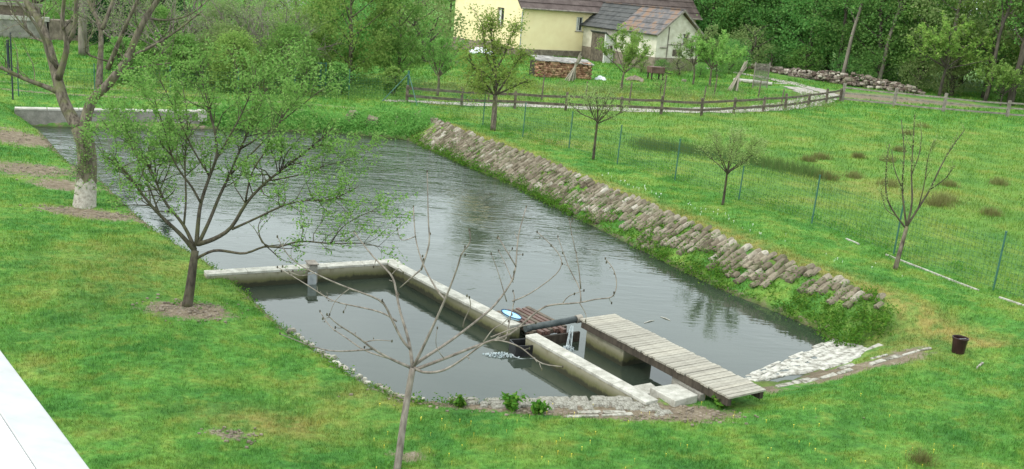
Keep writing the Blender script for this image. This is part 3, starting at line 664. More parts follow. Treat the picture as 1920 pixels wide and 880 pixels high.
# ------------------------------------------------------------------ footbridge of grey planks
bd = np.array([2.37, -3.53]); bd /= np.linalg.norm(bd); bn = np.array([-bd[1], bd[0]])    # bn to the right / far side
bs = np.array([1.95, 20.19]); BL, BWD = 4.40, .92
ang = math.atan2(bn[1], bn[0])
br = empty('plank_footbridge', (bs[0], bs[1], -.45), 0, 'wooden footbridge of weathered grey planks from the bank out to the concrete pier', 'footbridge')
proto = None; NP = 42; pw = BL/NP
pm = [MB().box((0, 0, 0), (BWD+a, pw-.010, .035)).mesh('plank') for a in (0, .03, -.025, .012)]
random.seed(11)
for i in range(NP):
    c = bs+bd*(pw*(i+.5)); zz = -.44-.0*i
    w_ = link_mesh('plank', pm[random.randrange(4)], M['plank'], br)
    w_.location = (c[0]-bs[0]+random.uniform(-.008, .008), c[1]-bs[1], zz+.45+random.uniform(-.004, .004)); w_.rotation_euler = (0, random.uniform(-.006, .006), ang+random.uniform(-.008, .008))
for s in (-.40, .40):
    A = bs+bn*s+bd*.04; B = bs+bn*s+bd*(BL-.04)
    child(MB().beam((*A, -.535), (*B, -.535), .09, .15), 'beam', M['dark_wood'], br)
pr = empty('bridge_pier', (2.1, 19.2, -1), 0, 'mossy concrete pier block carrying the pond end of the footbridge', 'pier')
pc = bs+bd*.75+bn*.04
m = MB().box((pc[0], pc[1], -1.26), (.80, 1.25, 1.28), ang); child(m, 'block', M['mossy'], pr, bevel=.02)
# steps
st = empty('concrete_steps', (2.9, 17.1, -.9), 0, 'pale concrete step slabs leading down to the water beside the footbridge', 'steps')
wa = math.atan2(-.81, .59)
child(MB().slab([(2.42, 17.5), (2.62, 17.15), (3.02, 17.4), (2.86, 17.78)], -1.4, -.86), 'step', M['concrete_top'], st, bevel=.015)
child(MB().hexa([(2.75, 17.12, -1.4), (3.10, 16.36, -1.4), (3.56, 16.72, -1.4), (3.28, 17.42, -1.4), (2.75, 17.12, -.69), (3.10, 16.36, -.60), (3.56, 16.72, -.60), (3.28, 17.42, -.69)]), 'step', M['concrete_top'], st, bevel=.015)
child(MB().slab([(3.22, 17.6), (3.62, 16.78), (3.72, 16.84), (3.34, 17.66)], -1.3, -.62), 'edge_board', M['concrete_grey'], st)

# low dam, beams and pipe between the wall and the pier
dm = empty('timber_dam', (1, 20, -1), 0, 'low dark dam of timber boards holding back the pond between wall and pier', 'dam')
for k_, z in enumerate((-1.22, -1.04, -.87)):
    child(MB().beam((.72, 19.62+.0*k_, z), (1.60, 20.16, z), .06, .165), 'board', M['dark_wood'], dm)
bp = empty('beam_platform', (.6, 20.8, -.8), 0, 'platform of red brown beams lying in the pond behind the basin wall', 'beam platform')
wd = np.array([.587, -.81]); wnm = np.array([.81, .587])
base0 = np.array([-.22, 20.98])
for i in range(7):
    a = base0+wnm*(.04+i*.135)+wd*(.05 if i % 2 else 0); c = a+wd*(1.42+.06*(i % 3))
    child(MB().beam((*a, -.80), (*c, -.80), .085, .10), 'beam', M['red_wood'] if i % 3 else M['fence_brown'], bp)
for s in (.25, 1.2):
    a = base0+wd*s-wnm*.02; c = a+wnm*1.0
    child(MB().beam((*a, -.90), (*c, -.90), .09, .09), 'cross_beam', M['dark_wood'], bp)
    for q in (a+wnm*.1, c-wnm*.1): child(MB().tube([(*q, -1.8), (*q, -.94)], .05, 8), 'leg', M['dark_wood'], bp)
pp = empty('drain_pipe', (.5, 19.6, -.6), 0, 'dark grey plastic pipe lying from the basin wall to the end of the footbridge', 'pipe')
child(MB().tube([(.45, 19.52, -.58), (1.0, 19.86, -.555), (1.56, 20.2, -.52)], .07, 16), 'tube', M['pipe'], pp, smooth=True)
child(MB().tube([(1.50, 20.165, -.524), (1.62, 20.24, -.518)], .088, 16), 'socket', M['fence_grey'], pp)
child(MB().tube([(.43, 19.5, -.581), (.53, 19.57, -.577)], .083, 16), 'collar', M['pipe'], pp)
# falling water and foam
r = np.random.default_rng(5)
def splash(name, c, rx, ry, n, label, top=None, rot=0):
    b = MB()
    for i in range(n):
        a = r.random()*6.28; q = r.random()**.7
        x = q*rx*math.cos(a); y = q*ry*math.sin(a); x, y = x*math.cos(rot)-y*math.sin(rot), x*math.sin(rot)+y*math.cos(rot)
        h = (1-q)*.08*r.random(); s = .006+.014*r.random()
        b.box((c[0]+x, c[1]+y, c[2]+.004+h), (s*2.2, s, s*.5), r.random()*3, r.random()-.5, r.random()-.5)
    if top:
        for i in range(9):
            ox, oy = (r.random(2)-.5)*.12
            P = [(top[0]+ox*.4, top[1]+oy*.4, top[2]), (top[0]*.6+c[0]*.4+ox*.7, top[1]*.6+c[1]*.4+oy*.7, top[2]*.75+c[2]*.25), (c[0]+ox, c[1]+oy, c[2])]
            b.tube(P, [.004, .006, .008], 4)
    o = b.build(name, M['foam']); tag(o, label, 'splashing water')
    return o
splash('splashing_water', (-.02, 18.92, WATER_Z), .40, .13, 260, 'white splash of water beside the black crate in the small basin', None, .1)
splash('splashing_water', (1.36, 19.62, WATER_Z), .15, .15, 110, 'thin stream of water falling from the pipe by the pier', (1.42, 19.95, -.60))
# black crate hanging at the gap
cr = empty('fish_crate', (.38, 19.15, -1), 0, 'black crate with a bent metal hoop, hanging at the gap in the basin wall', 'crate')
ca = .35; cc = np.array([.42, 19.16]); ex = np.array([math.cos(ca), math.sin(ca)]); ey = np.array([-ex[1], ex[0]])
for s, (w_, l_) in ((1, (.50, .03)), (-1, (.50, .03))):
    p = cc+ey*.19*s; child(MB().box((p[0], p[1], -.97), (.50, .025, .42), ca), 'side_panel', M['black'], cr)
for s in (1, -1):
    p = cc+ex*.24*s; child(MB().box((p[0], p[1], -.97), (.025, .355, .42), ca), 'end_panel', M['black'], cr)
child(MB().box((cc[0], cc[1], -1.13), (.46, .35, .02), ca), 'bottom', M['black'], cr)
hp = [(*(cc+ex*.31*math.cos(t)-ey*(.20+.10*math.sin(t))), -.93-.08*math.sin(t)) for t in np.linspace(0, math.pi, 14)]
child(MB().tube(hp, .011, 6), 'hoop', M['galv'], cr)
# blue tray lying on the wall
by = empty('blue_tray', (.12, 20.30, -.62), math.atan2(-.81, .587), 'shallow light blue oval tray with a dark rim, lying on the basin wall', 'tray')
def oval(a, b_, z, n=28): return [(a*math.cos(t), b_*math.sin(t), z) for t in np.linspace(0, 2*math.pi, n, endpoint=False)]
n = 28; rings = [oval(.30, .105, .0), oval(.335, .135, .045), oval(.325, .125, .05), oval(.28, .09, .014)]
V = np.array(sum(rings, [])+[(0, 0, .012), (0, 0, 0)]); j = np.arange(n); k2 = (j+1) % n
Q = np.concatenate([np.stack([i*n+j, i*n+k2, (i+1)*n+k2, (i+1)*n+j], -1) for i in range(3)])
b = MB(); b.add(V, Q, [(3*n+a, 3*n+(a+1) % n, 4*n) for a in range(n)]+[((a+1) % n, a, 4*n+1) for a in range(n)])
b.build('basin', M['blue'], by, smooth=True)
rim = oval(.332, .132, .05, 28); b = MB(); b.tube(rim+[rim[0]], .013, 6, False); b.build('rim', M['navy'], by, smooth=True)
# floating sticks
for (x, y, a, l, lb) in ((3.31, 21.80, .75, .36, 'pale stick floating on the pond, the left one of two'), (3.72, 22.12, 2.3, .30, 'pale stick floating on the pond, the right one of two')):
    dx, dy = math.cos(a)*l/2, math.sin(a)*l/2
    b = MB(); b.tube([(x-dx, y-dy, WATER_Z+.006), (x, y+.015, WATER_Z+.012), (x+dx, y+dy, WATER_Z+.006)], [.008, .014, .006], 6)
    tag(b.build('floating_stick', M['concrete_top']), lb, 'stick', 'sticks floating on the pond')

# ------------------------------------------------------------------ concrete apron, kerb, broken slab strips
ap = empty('concrete_apron', (6.6, 20.2, -.9), 0, 'sloping white concrete apron of ribbed strips at the near right corner of the pond', 'concrete slope')
A0 = np.array([4.75, 18.55]); A1 = np.array([7.55, 21.55]); t = (A1-A0)/np.linalg.norm(A1-A0); nrm = np.array([t[1], -t[0]])
rr = np.random.default_rng(12)
def apron_z(p): return max(float(height(np.array([p[0]]), np.array([p[1]]))[0]), -1.03)
NS, NO = 34, 12; V = []
for a_ in range(NS):
    for c_ in range(NO):
        s_ = .02+4.15*a_/(NS-1); wmax = .42+.80*math.exp(-((s_-2.9)/1.5)**2)+.05*rr.random(); o_ = -.16+wmax*c_/(NO-1)+.03*(rr.random()-.5)
        p = A0+t*(s_+.03*(rr.random()-.5))+nrm*o_; V.append((p[0], p[1], apron_z(p)+.025+.012*rr.random()-(.1 if c_ in (0, NO-1) or a_ in (0, NS-1) else 0)))
i_ = (np.arange(NS-1)[:, None]*NO+np.arange(NO-1)[None]).ravel()
o = link_mesh('base_sheet', np_mesh('base_sheet', np.array(V), np.stack([i_, i_+1, i_+NO+1, i_+NO], -1)), M['apron'], ap); o.matrix_parent_inverse = ap.matrix_basis.inverted()
for i in range(10):
    s_ = .05+.4*rr.random()
    while s_ < 3.6:
        L = .25+.45*rr.random(); wmax = .36+.80*math.exp(-((s_+L/2-2.9)/1.5)**2); o_ = -.13+i*.105
        if o_+.1 < wmax-.12 and rr.random() < .72:
            P0 = A0+t*s_+nrm*(o_+.02*rr.random()); P1 = A0+t*(s_+L*.97)+nrm*(o_+.03*(rr.random()-.3)); g_ = .085+.03*rr.random(4); z0, z1 = apron_z(P0), apron_z(P1); l_ = .030+.022*rr.random(4)
            q = [P0, P1, P1+nrm*g_[1], P0+nrm*g_[0]]; q = [x_+t*.05*(rr.random()-.5) for x_ in q]
            child(MB().hexa([(*q[0], z0-.08), (*q[3], z0-.08), (*q[2], z1-.08), (*q[1], z1-.08), (*q[0], z0+l_[0]), (*q[3], z0+l_[3]), (*q[2], z1+l_[2]), (*q[1], z1+l_[1])]), 'rough_slab', M['apron'], ap, bevel=.012)
        s_ += L

def rock_mesh(seed, sx=1, sy=1, sz=1, block=False):
    """irregular stone, unit size"""
    g = np.random.default_rng(seed)
    P = np.array([(x, y, z) for z in (-1, 0, 1) for (x, y) in ((-1, -1), (0, -1), (1, -1), (1, 0), (1, 1), (0, 1), (-1, 1), (-1, 0))], float)
    P[:8, :2] *= (.95 if block else .82); P[16:, :2] *= (.86 if block else .74); P[[1, 3, 5, 7, 9, 11, 13, 15, 17, 19, 21, 23], :2] *= (1.0 if block else 1.06)
    P = np.vstack([P, (0, 0, 1.0 if block else 1.08), (0, 0, -1)])
    P += (g.random(P.shape)-.5)*(.20 if block else .26)
    P *= np.array([sx, sy, sz])/2
    Q = [(r_*8+i, r_*8+(i+1) % 8, r_*8+8+(i+1) % 8, r_*8+8+i) for r_ in (0, 1) for i in range(8)]
    T = [(16+i, 16+(i+1) % 8, 24) for i in range(8)]+[((i+1) % 8, i, 25) for i in range(8)]
    return P, Q, T
def rocks_joined(name, items, mat, parent=None, seed=0):
    """items: (x,y,z,size_x,size_y,size_z,rz)"""
    b = MB()
    for i, (x, y, z, a, c, h_, rz) in enumerate(items):
        P, Q, T = rock_mesh(seed+i % 40, a, c, h_)
        R_ = np.array(Matrix.Rotation(rz, 3, 'Z')); b.add(P @ R_.T+np.array((x, y, z)), Q, T)
    return b.build(name, mat, parent)
# kerb of stones and rough concrete along the near shore
kb = empty('stone_edging', (-1.5, 16.3, -.8), 0, 'broken row of pale stones edging the near left shore of the small basin', 'stone edging')
rk = [np_mesh('stone', (lambda q: q[0])(rock_mesh(100+i)), [np.array(rock_mesh(100+i)[1]), np.array(rock_mesh(100+i)[2])]) for i in range(6)]
for me_ in rk: me_.materials.append(M['rock'])
edge = np.array([(-4.45, 19.05), (-3.0, 17.3), (-2.3, 16.55), (-1.66, 16.02), (-1.25, 15.95)])
rr = np.random.default_rng(21); seg = np.linalg.norm(np.diff(edge, axis=0), axis=1); cum = np.concatenate([[0], np.cumsum(seg)])
s = .1
while s < cum[-1]:
    x = np.interp(s, cum, edge[:, 0]); y = np.interp(s, cum, edge[:, 1]); w_ = .07+.10*rr.random()
    if rr.random() < (.8 if s > 1.6 else .45):
        o = link_mesh('stone', rk[int(rr.integers(6))], None, kb)
        o.location = (x+1.5+.06*(rr.random()-.5), y-16.3+.06*(rr.random()-.5), -.80+.8-.02+.02*rr.random()); o.location.z = -.82+.03*rr.random()+.8
        o.scale = (w_*1.3, w_*.7, .06+.04*rr.random()); o.rotation_euler = (0, 0, rr.random()*3)
    s += w_*.95
rk2 = []
for me_ in rk: k2_ = me_.copy(); k2_.materials.clear(); k2_.materials.append(M['chalk']); rk2.append(k2_)
kc = empty('concrete_kerb', (1.2, 16.4, -.8), 0, 'rough pale concrete kerb along the near shore between basin and lawn', 'kerb')
pts = np.array([(-1.1, 15.90), (0, 16.05), (.8, 16.22), (1.6, 16.42), (2.4, 16.52), (3.0, 16.2)])
for row in range(3):
    f_ = .02+.1*rr.random()
    while f_ < .99:
        sz_ = .10+.20*rr.random(); x = np.interp(f_*5, range(6), pts[:, 0]); y = np.interp(f_*5, range(6), pts[:, 1])
        wide = .06+.10*min(f_*2.2, 1)
        if row*.1 < .12+.34*min(f_*2.0, 1) and rr.random() < .9-.12*row:
            o = link_mesh('kerb_piece', rk[int(rr.integers(6))], None, kc); o.data = rk2[int(rr.integers(6))]
            o.location = (x-1.2+.02*rr.random(), y-16.4-.03-row*wide+.04*(rr.random()-.5), -.725+.8-.012*row+.015*rr.random()); o.scale = (sz_*1.15, wide*1.3, .08); o.rotation_euler = (.1*rr.random(), .1*(rr.random()-.5), .15+.4*(rr.random()-.5))
        f_ += sz_/4.3
tag(None or kc, kc['label'])
strips = [((1.15, 15.50), (2.35, 15.86), .10, 'narrow pale concrete strip sunk in bare soil in front of the basin, the lower one'),
          ((1.35, 15.78), (3.1, 16.05), .12, 'pale concrete strip sunk in bare soil in front of the basin, the upper one'),
          ((5.95, 18.45), (9.05, 20.02), .15, 'long broken concrete strip in the worn grass, nearest the apron'),
          ((6.9, 19.25), (8.5, 20.12), .13, 'broken concrete strip in the worn grass towards the brown bucket'),
          ((5.35, 18.15), (6.2, 18.75), .16, 'short broken concrete slab at the land end of the footbridge'),
          ((7.9, 20.6), (8.35, 20.95), .14, 'short pale slab lying in the grass under the stone bank'),
          ((9.5, 18.9), (9.75, 19.2), .05, 'small pale chip of concrete lying below the brown bucket')]
for si, (a, c, w_, lb) in enumerate(strips):
    a = np.array(a); c = np.array(c); L = np.linalg.norm(c-a); t_ = (c-a)/L; n_ = np.array([-t_[1], t_[0]]); nseg = max(1, int(L/.42))
    root_ = empty('concrete_strip', (a[0], a[1], gz(*a)), 0, lb, 'concrete strip', 'broken concrete strips in the grass')
    for i in range(nseg):
        if nseg > 3 and rr.random() < .32: continue
        p = a+t_*(L*i/nseg+.015*rr.random())+n_*.04*(rr.random()-.5); q = a+t_*(L*(i+.93)/nseg)+n_*.04*(rr.random()-.5)
        w0 = w_*(.35+.8*rr.random()); w1 = w_*(.35+.8*rr.random())
        za = gz(*p); zb = gz(*q)
        P = [p-n_*w0/2, q-n_*w1/2, q+n_*w1/2, p+n_*w0/2]
        child(MB().hexa([(P[0][0], P[0][1], za-.1), (P[1][0], P[1][1], zb-.1), (P[2][0], P[2][1], zb-.1), (P[3][0], P[3][1], za-.1), (P[0][0], P[0][1], za+.03), (P[1][0], P[1][1], zb+.03), (P[2][0], P[2][1], zb+.035), (P[3][0], P[3][1], za+.035)]), 'slab_piece', M['chalk'], root_, bevel=.012)
# pale kerb line at the foot of the wire fence
kl = empty('fence_kerb', (11, 25.5, -.2), 0, 'thin line of pale kerb stones in the grass at the foot of the wire fence', 'kerb')
pts = np.array([(9.75, 28.4), (10.1, 27.6), (11.0, 25.6), (11.63, 23.95), (12.3, 22.75), (13.2, 21.2)])
sg = np.concatenate([[0], np.cumsum(np.linalg.norm(np.diff(pts, axis=0), axis=1))]); s = 0
while s < sg[-1]-.5:
    L = .45+.2*rr.random()
    p = [np.interp(s, sg, pts[:, 0]), np.interp(s, sg, pts[:, 1])]; q = [np.interp(s+L*.95, sg, pts[:, 0]), np.interp(s+L*.95, sg, pts[:, 1])]
    if rr.random() < .45+.5*s/sg[-1]: child(MB().beam((*p, gz(*p)+.0), (*q, gz(*q)+.0), .05, .08), 'kerb_stone', M['concrete_top'], kl, bevel=.01)
    s += L

# ------------------------------------------------------------------ stone revetment
RT = np.array([(-5.1, 49.0), (-4.55, 47.9), (-1.66, 41.73), (.6, 37.53), (2.43, 33.83), (3.95, 30.68), (5.25, 28.26), (6.37, 26.15), (7.37, 24.45), (8.26, 22.96), (9.0, 21.9)])
WE = np.array([(-5.0, 45.15), (-4.01, 43.03), (-1.92, 39.37), (-.14, 36.47), (1.38, 33.18), (2.67, 30.55), (3.78, 28.29), (4.75, 26.32), (5.61, 24.69), (6.53, 23.32), (7.17, 22.3), (7.43, 21.45)])
dv = np.array([.47, -.883]); nv = np.array([.883, .47])
wesort = WE[np.argsort(WE @ dv)]
def we_q(u): return np.interp(u, wesort @ dv, wesort @ nv)
rv = empty('stone_revetment', (1.38, 33.2, -1), 0, 'sloping bank paved with rows of rough pinkish brown stones along the right of the pond', 'stone bank')
smesh = []
for i in range(8):
    P, Q, T = rock_mesh(300+i, 1, 1, 1, True); me_ = np_mesh('stone', P, [np.array(Q), np.array(T)]); me_.materials.append(M['stone']); smesh.append(me_)
rr = np.random.default_rng(33); stones = []
u = -44.6
uend = float(np.array([8.95, 21.9]) @ dv)
while u < uend:
    q0 = we_q(u); fr_ = (u+44.6)/(uend+44.6)
    nst = 6; slope_len = math.hypot(1.25, .85); s = .10+.12*rr.random()
    row_top = 1.0+.10*rr.random()
    near_gap = sstep(.30, .95, fr_)          # more overgrown towards the near end
    while s < slope_len*row_top:
        L = .17+.17*rr.random(); v = (s+L/2)/slope_len
        bare = v < .62*float(near_gap)*(.75+.35*math.sin(u*1.7)+.2*math.sin(u*4.1)) or (fr_ > .955 and (v < .7 or rr.random() < .35))
        if not bare and rr.random() > .05+.10*float(near_gap):
            q = q0+v*1.25; x, y = dv*(u+.03*(rr.random()-.5))+nv*q
            z = -1.05+.85*min(v, 1.02)
            stones.append((x, y, z+.025+.03*rr.random(), (.185+.05*rr.random())*1.05, L*1.06, .09+.06*rr.random()))
        s += L*.96
    u += .222+.03*rr.random()
stones.sort(key=lambda s_: s_[1])
sa = math.atan2(nv[1], nv[0]); tilt = math.atan2(.85, 1.25)
far_items = MB()
for i, (x, y, z, w_, L, h_) in enumerate(stones):
    rot = Matrix.Rotation(sa+.12*(rr.random()-.5), 3, 'Z') @ Matrix.Rotation(-tilt+.30*(rr.random()-.35), 3, 'Y') @ Matrix.Rotation(-.42+.25*(rr.random()-.5), 3, 'X')
    if i < 295:
        o = link_mesh('stone', smesh[int(rr.integers(8))], None, rv)
        o.location = (x-1.38, y-33.2, z+1); o.rotation_euler = rot.to_euler(); o.scale = (L, w_, h_)
    else:
        P, Q, T = rock_mesh(400+i % 30, L, w_, h_, True); far_items.add(P @ np.array(rot).T+np.array((x, y, z)), Q, T)
if far_items.v:
    o = child(far_items, 'stones', M['stone_far'], rv); tag(o, kind='stuff')
# a few big loose stones on the green far bank
for i, (x, y, z, w_, h_, lb) in enumerate([(-6.9, 46.0, -.55, .55, .8, 'upright pale stone on the overgrown far bank, left of three'), (-7.9, 46.4, -.4, .5, .7, 'pale stone half hidden in weeds on the overgrown far bank, middle of three'), (-5.75, 46.3, -.55, .45, .75, 'rough pale stone on the overgrown far bank, nearest the stone paving')]):
    o = link_mesh('bank_stone', smesh[i], None); o.location = (x, y, z); o.scale = (w_, .4, h_); o.rotation_euler = (.3, .2, i); tag(o, lb, 'stone', 'stones on the far bank')

# ------------------------------------------------------------------ bucket
bk = empty('bucket', (9.5, 19.8, gz(9.5, 19.8)), .3, 'dark brown plastic bucket standing on the lawn right of the pond', 'bucket')
MB().lathe([(0, .0), (.125, 0), (.15, .30), (.162, .30), (.165, .335), (.15, .34), (.143, .32), (.118, .03), (0, .025)], (0, 0, 0), 28).build('body', M['bucket'], bk, smooth=False)
MB().tube([(.155*math.cos(t), .155*math.sin(t)*.3-.02, .31-.02*math.sin(t)) for t in np.linspace(0, math.pi, 14)], .006, 6).build('handle', M['galv'], bk)

# ------------------------------------------------------------------ white ledge of the house the photo is taken from
le = empty('white_ledge', (-2.0, 3.6, 4.6), 0, 'white painted sheet metal ledge of the viewing house in the lower left corner', 'ledge')
a = np.array((-2.22, 4.10)); c = np.array((-1.34, 3.05)); t_ = (c-a)/np.linalg.norm(c-a); n_ = np.array([t_[1], -t_[0]])
if n_[0] > 0: n_ = -n_
A = a-t_*3.5; B = c+t_*1.6
def strip(o0, o1, z0a, z1a, thick):
    P = [A+n_*o0, B+n_*o0, B+n_*o1, A+n_*o1]
    return MB().hexa([(*P[3], z1a-thick), (*P[2], z1a-thick), (*P[1], z0a-thick), (*P[0], z0a-thick), (*P[3], z1a), (*P[2], z1a), (*P[1], z0a), (*P[0], z0a)])
child(strip(0, .17, 4.57, 4.618, .03), 'edge_flashing', M['edge_grey'], le, bevel=.006)
child(strip(.172, 1.6, 4.618, 4.76, .05), 'ledge_sheet', M['white_paint'], le, bevel=.008)
child(strip(.03, 1.6, 4.52, 4.52, .35), 'wall_top', M['pale_wall'], le)
child(strip(-.006, .012, 4.54, 4.54, .03), 'drip_edge', M['dark_metal'], le)

# ------------------------------------------------------------------ wire fence
FP = [(-1.76, 46.2), (.13, 43.27), (2.09, 41.27), (3.87, 38.37), (5.8, 36.04), (7.58, 33.21), (9.2, 30.08), (10.68, 27.07), (12.15, 24.13), (13.7, 21.1)]
FL = [(-22.25, 43.81), (-19.5, 45.3), (-16.6, 46.9), (-13.9, 48.7), (-11.5, 50.3), (-9.06, 52.0), (-6.06, 52.6)]
pm = MB().tube([(0, 0, -.2), (0, 0, 1.5)], .024, 8).mesh('post'); pm.materials.append(M['green_metal'])
cap = MB().tube([(0, 0, 1.5), (0, 0, 1.53)], .03, 8).mesh('cap'); cap.materials.append(M['green_metal'])
def wire_mesh(P, H, parent, step=.12):
    b = MB()
    V = []; Q = []
    def quad(A, B, w, u=(0, 0, 1)):
        A = np.array(A); B = np.array(B); n = np.array(u, float)*w/2; k_ = len(V)
        V.extend([A-n, A+n, B+n, B-n]); Q.append((k_, k_+1, k_+2, k_+3))
    for (a, c) in zip(P[:-1], P[1:]):
        za, zc = gz(*a), gz(*c); L = math.hypot(c[0]-a[0], c[1]-a[1])
        for z in np.arange(.08, H, step): quad((*a, za+z), (*c, zc+z), .0055)
        t = np.array([(c[0]-a[0])/L, (c[1]-a[1])/L, 0])
        for s in np.arange(step, L, step):
            f = s/L; x = a[0]+(c[0]-a[0])*f; y = a[1]+(c[1]-a[1])*f; z = za+(zc-za)*f
            quad((x, y, z+.05), (x, y, z+H), .0055, t)
    b.add(np.array(V), Q)
    o = child(b, 'wire_mesh', M['green_metal'], parent); tag(o, kind='stuff'); return o
wf = empty('wire_fence', (-1.76, 46.2, -.2), 0, 'green wire mesh fence on thin metal posts between the pond lawn and the meadow', 'wire fence')
for x, y in FP:
    o = link_mesh('post', pm, None, wf); o.location = (x+1.76, y-46.2, gz(x, y)+.2); o.rotation_euler = (0, .02, 0)
    o2 = link_mesh('cap', cap, None, o)
wire_mesh([(-6.06, 52.6)]+FP, 1.4, wf)
wl = empty('wire_fence', (-22.25, 43.81, -.2), 0, 'green wire mesh fence behind the far left end of the pond, half hidden by leaves', 'wire fence')
for x, y in FL[:-1]:
    o = link_mesh('post', pm, None, wl); o.location = (x+22.25, y-43.81, gz(x, y)+.2)
    link_mesh('cap', cap, None, o)
wire_mesh(FL, 1.3, wl, .15)
cp = empty('braced_corner_post', (-6.06, 52.6, -.2), 0, 'green corner post of the wire fence with two slanting braces', 'fence post')
MB().tube([(0, 0, -.2), (0, 0, 1.65)], .05, 10).build('post', M['green_metal'], cp)
MB().tube([(0, 0, 1.5), (-1.25, -.9, 0)], .025, 8).build('brace', M['green_metal'], cp)
MB().tube([(0, 0, 1.5), (.7, -1.5, 0)], .025, 8).build('brace', M['green_metal'], cp)
gp = empty('wire_gate', (-11.2, 54.5, -.2), .5, 'narrow green wire gate with double posts behind the yellow green tree', 'gate')
for s in (-1.5, -.5, .12, .42): MB().tube([(s, 0, -.2), (s, 0, 1.55)], .045, 8).build('post', M['green_metal'], gp)
MB().beam((-1.5, 0, 1.5), (.42, 0, 1.5), .04, .05).build('rail', M['green_metal'], gp)
MB().beam((-.5, 0, .3), (.42, 0, .3), .04, .05).build('rail', M['green_metal'], gp)
for s in np.arange(-.3, .4, .12): MB().beam((s, 0, .32), (s, 0, 1.48), .012, .012, (1, 0, 0)).build('bar', M['green_metal'], gp)
pl = empty('metal_pole', (-22.25, 43.3, -.3), 0, 'tall dark metal pole standing left of the big pruned tree behind the pond', 'pole')
MB().tube([(0, 0, -.2), (.02, 0, 2.9)], .035, 10).build('pole', M['dark_metal'], pl)
MB().tube([(-.12, 0, 1.1), (-.12, 0, 2.6)], .06, 10).build('sleeve', M['dark_metal'], pl)
MB().beam((-.14, 0, 1.3), (.03, 0, 1.3), .03, .04).build('clamp', M['dark_metal'], pl)
MB().beam((-.14, 0, 2.3), (.03, 0, 2.3), .03, .04).build('clamp', M['dark_metal'], pl)

# ------------------------------------------------------------------ wooden rail fences
def rail_fence(P, rails, ph, mat, label, pw_=.11, sag=.03, seed=1, rw=.05):
    g = random.Random(seed)
    R0 = empty('rail_fence', (P[0][0], P[0][1], gz(*P[0])), 0, label, 'wooden fence')
    for (x, y) in P:
        z = gz(x, y); h_ = ph+g.uniform(-.08, .12)
        child(MB().beam((x, y, z-.2), (x+g.uniform(-.05, .05), y, z+h_), pw_, pw_, (1, 0, 0)), 'post', mat, R0)
    for (a, c) in zip(P[:-1], P[1:]):
        for (rz_, rh) in rails:
            j = [g.uniform(-sag, sag) for _ in range(3)]
            A = (a[0], a[1]-.08, gz(*a)+rz_+j[0]); B = (c[0], c[1]-.08, gz(*c)+rz_+j[1])
            Mi = ((A[0]+B[0])/2, (A[1]+B[1])/2, (A[2]+B[2])/2-abs(j[2]))
            b = MB(); b.beam(A, Mi, rw, rh); b.beam(Mi, B, rw, rh); child(b, 'rail', mat, R0)
    return R0
WP = [(-6.07, 52.25), (-3.2, 52.9), (-.39, 53.48), (2.37, 54.31), (5.51, 55.24), (7.8, 55.95), (10.24, 56.93), (12.51, 59.2), (14.86, 61.88), (16.76, 63.9), (19.18, 67.45), (21.2, 70.3), (23.01, 73.03)]
WQ = [(23.15, 73.0), (26.69, 72.4), (29.78, 71.2), (34.49, 71.5), (38.5, 71.9)]
rail_fence(WP, [(.78, .13), (.36, .14)], .95, M['fence_brown'], 'dark brown two rail wooden fence curving along the gravel track', .14)
rail_fence(WQ, [(.98, .11), (.62, .10), (.22, .12)], 1.25, M['fence_grey'], 'weathered grey three rail wooden fence at the top right of the meadow', .18, seed=5)
stk = [((-1.9, 55.4), 1.2), ((1.1, 58.5), 1.5), ((3.7, 59.5), 1.2), ((6.4, 60.2), 1.35), ((8.6, 61.5), 1.7), ((11.8, 65.5), 1.0), ((13.2, 69.5), 1.5), ((16.6, 71), 1.2), ((17.2, 66.8), 1.1), ((9.8, 70), 1.1)]
for i, ((x, y), h_) in enumerate(stk):
    e = MB().tube([(0, 0, -.2), (.03, 0, h_*.5), (.06, .02, h_)], [.05, .045, .035], 6).build('garden_stake', M['fence_brown'])
    e.location = (x, y, gz(x, y)); tag(e, 'thin dark wooden stake standing in the grass beyond the gravel track', 'stake', 'stakes in the garden beyond the track')

# ------------------------------------------------------------------ houses
G = np.array([-.6, 94.5]); ax = np.array([.847, .532]); ay = np.array([-.532, .847])    # ax along the front wall, ay along the gable
def hp_(a, c, z=0): p = G+ax*a+ay*c; return (float(p[0]), float(p[1]), z)
HB = -.25
house = empty('yellow_house', hp_(0, 0, HB), 0, 'yellow rendered house with a brown roof behind the orchard', 'house')
LF, WG, EZ, RZ = 21.0, 13.4, 4.5, 11.4
def quadwall(mb, P, th, n):
    """thick wall panel from polygon points P (list of 3d) extruded along -n"""
    n = np.array(n)*th; P = [np.array(p) for p in P]; k = len(P)
    V = P+[p-n for p in P]
    if k == 4: mb.hexa(V); return
    T = [(0, i, i+1) for i in range(1, k-1)]+[(k, k+i+1, k+i) for i in range(1, k-1)]
    Q = [((i+1) % k, i, k+i, k+(i+1) % k) for i in range(k)]
    mb.add(V, Q, T)
PZ = .42
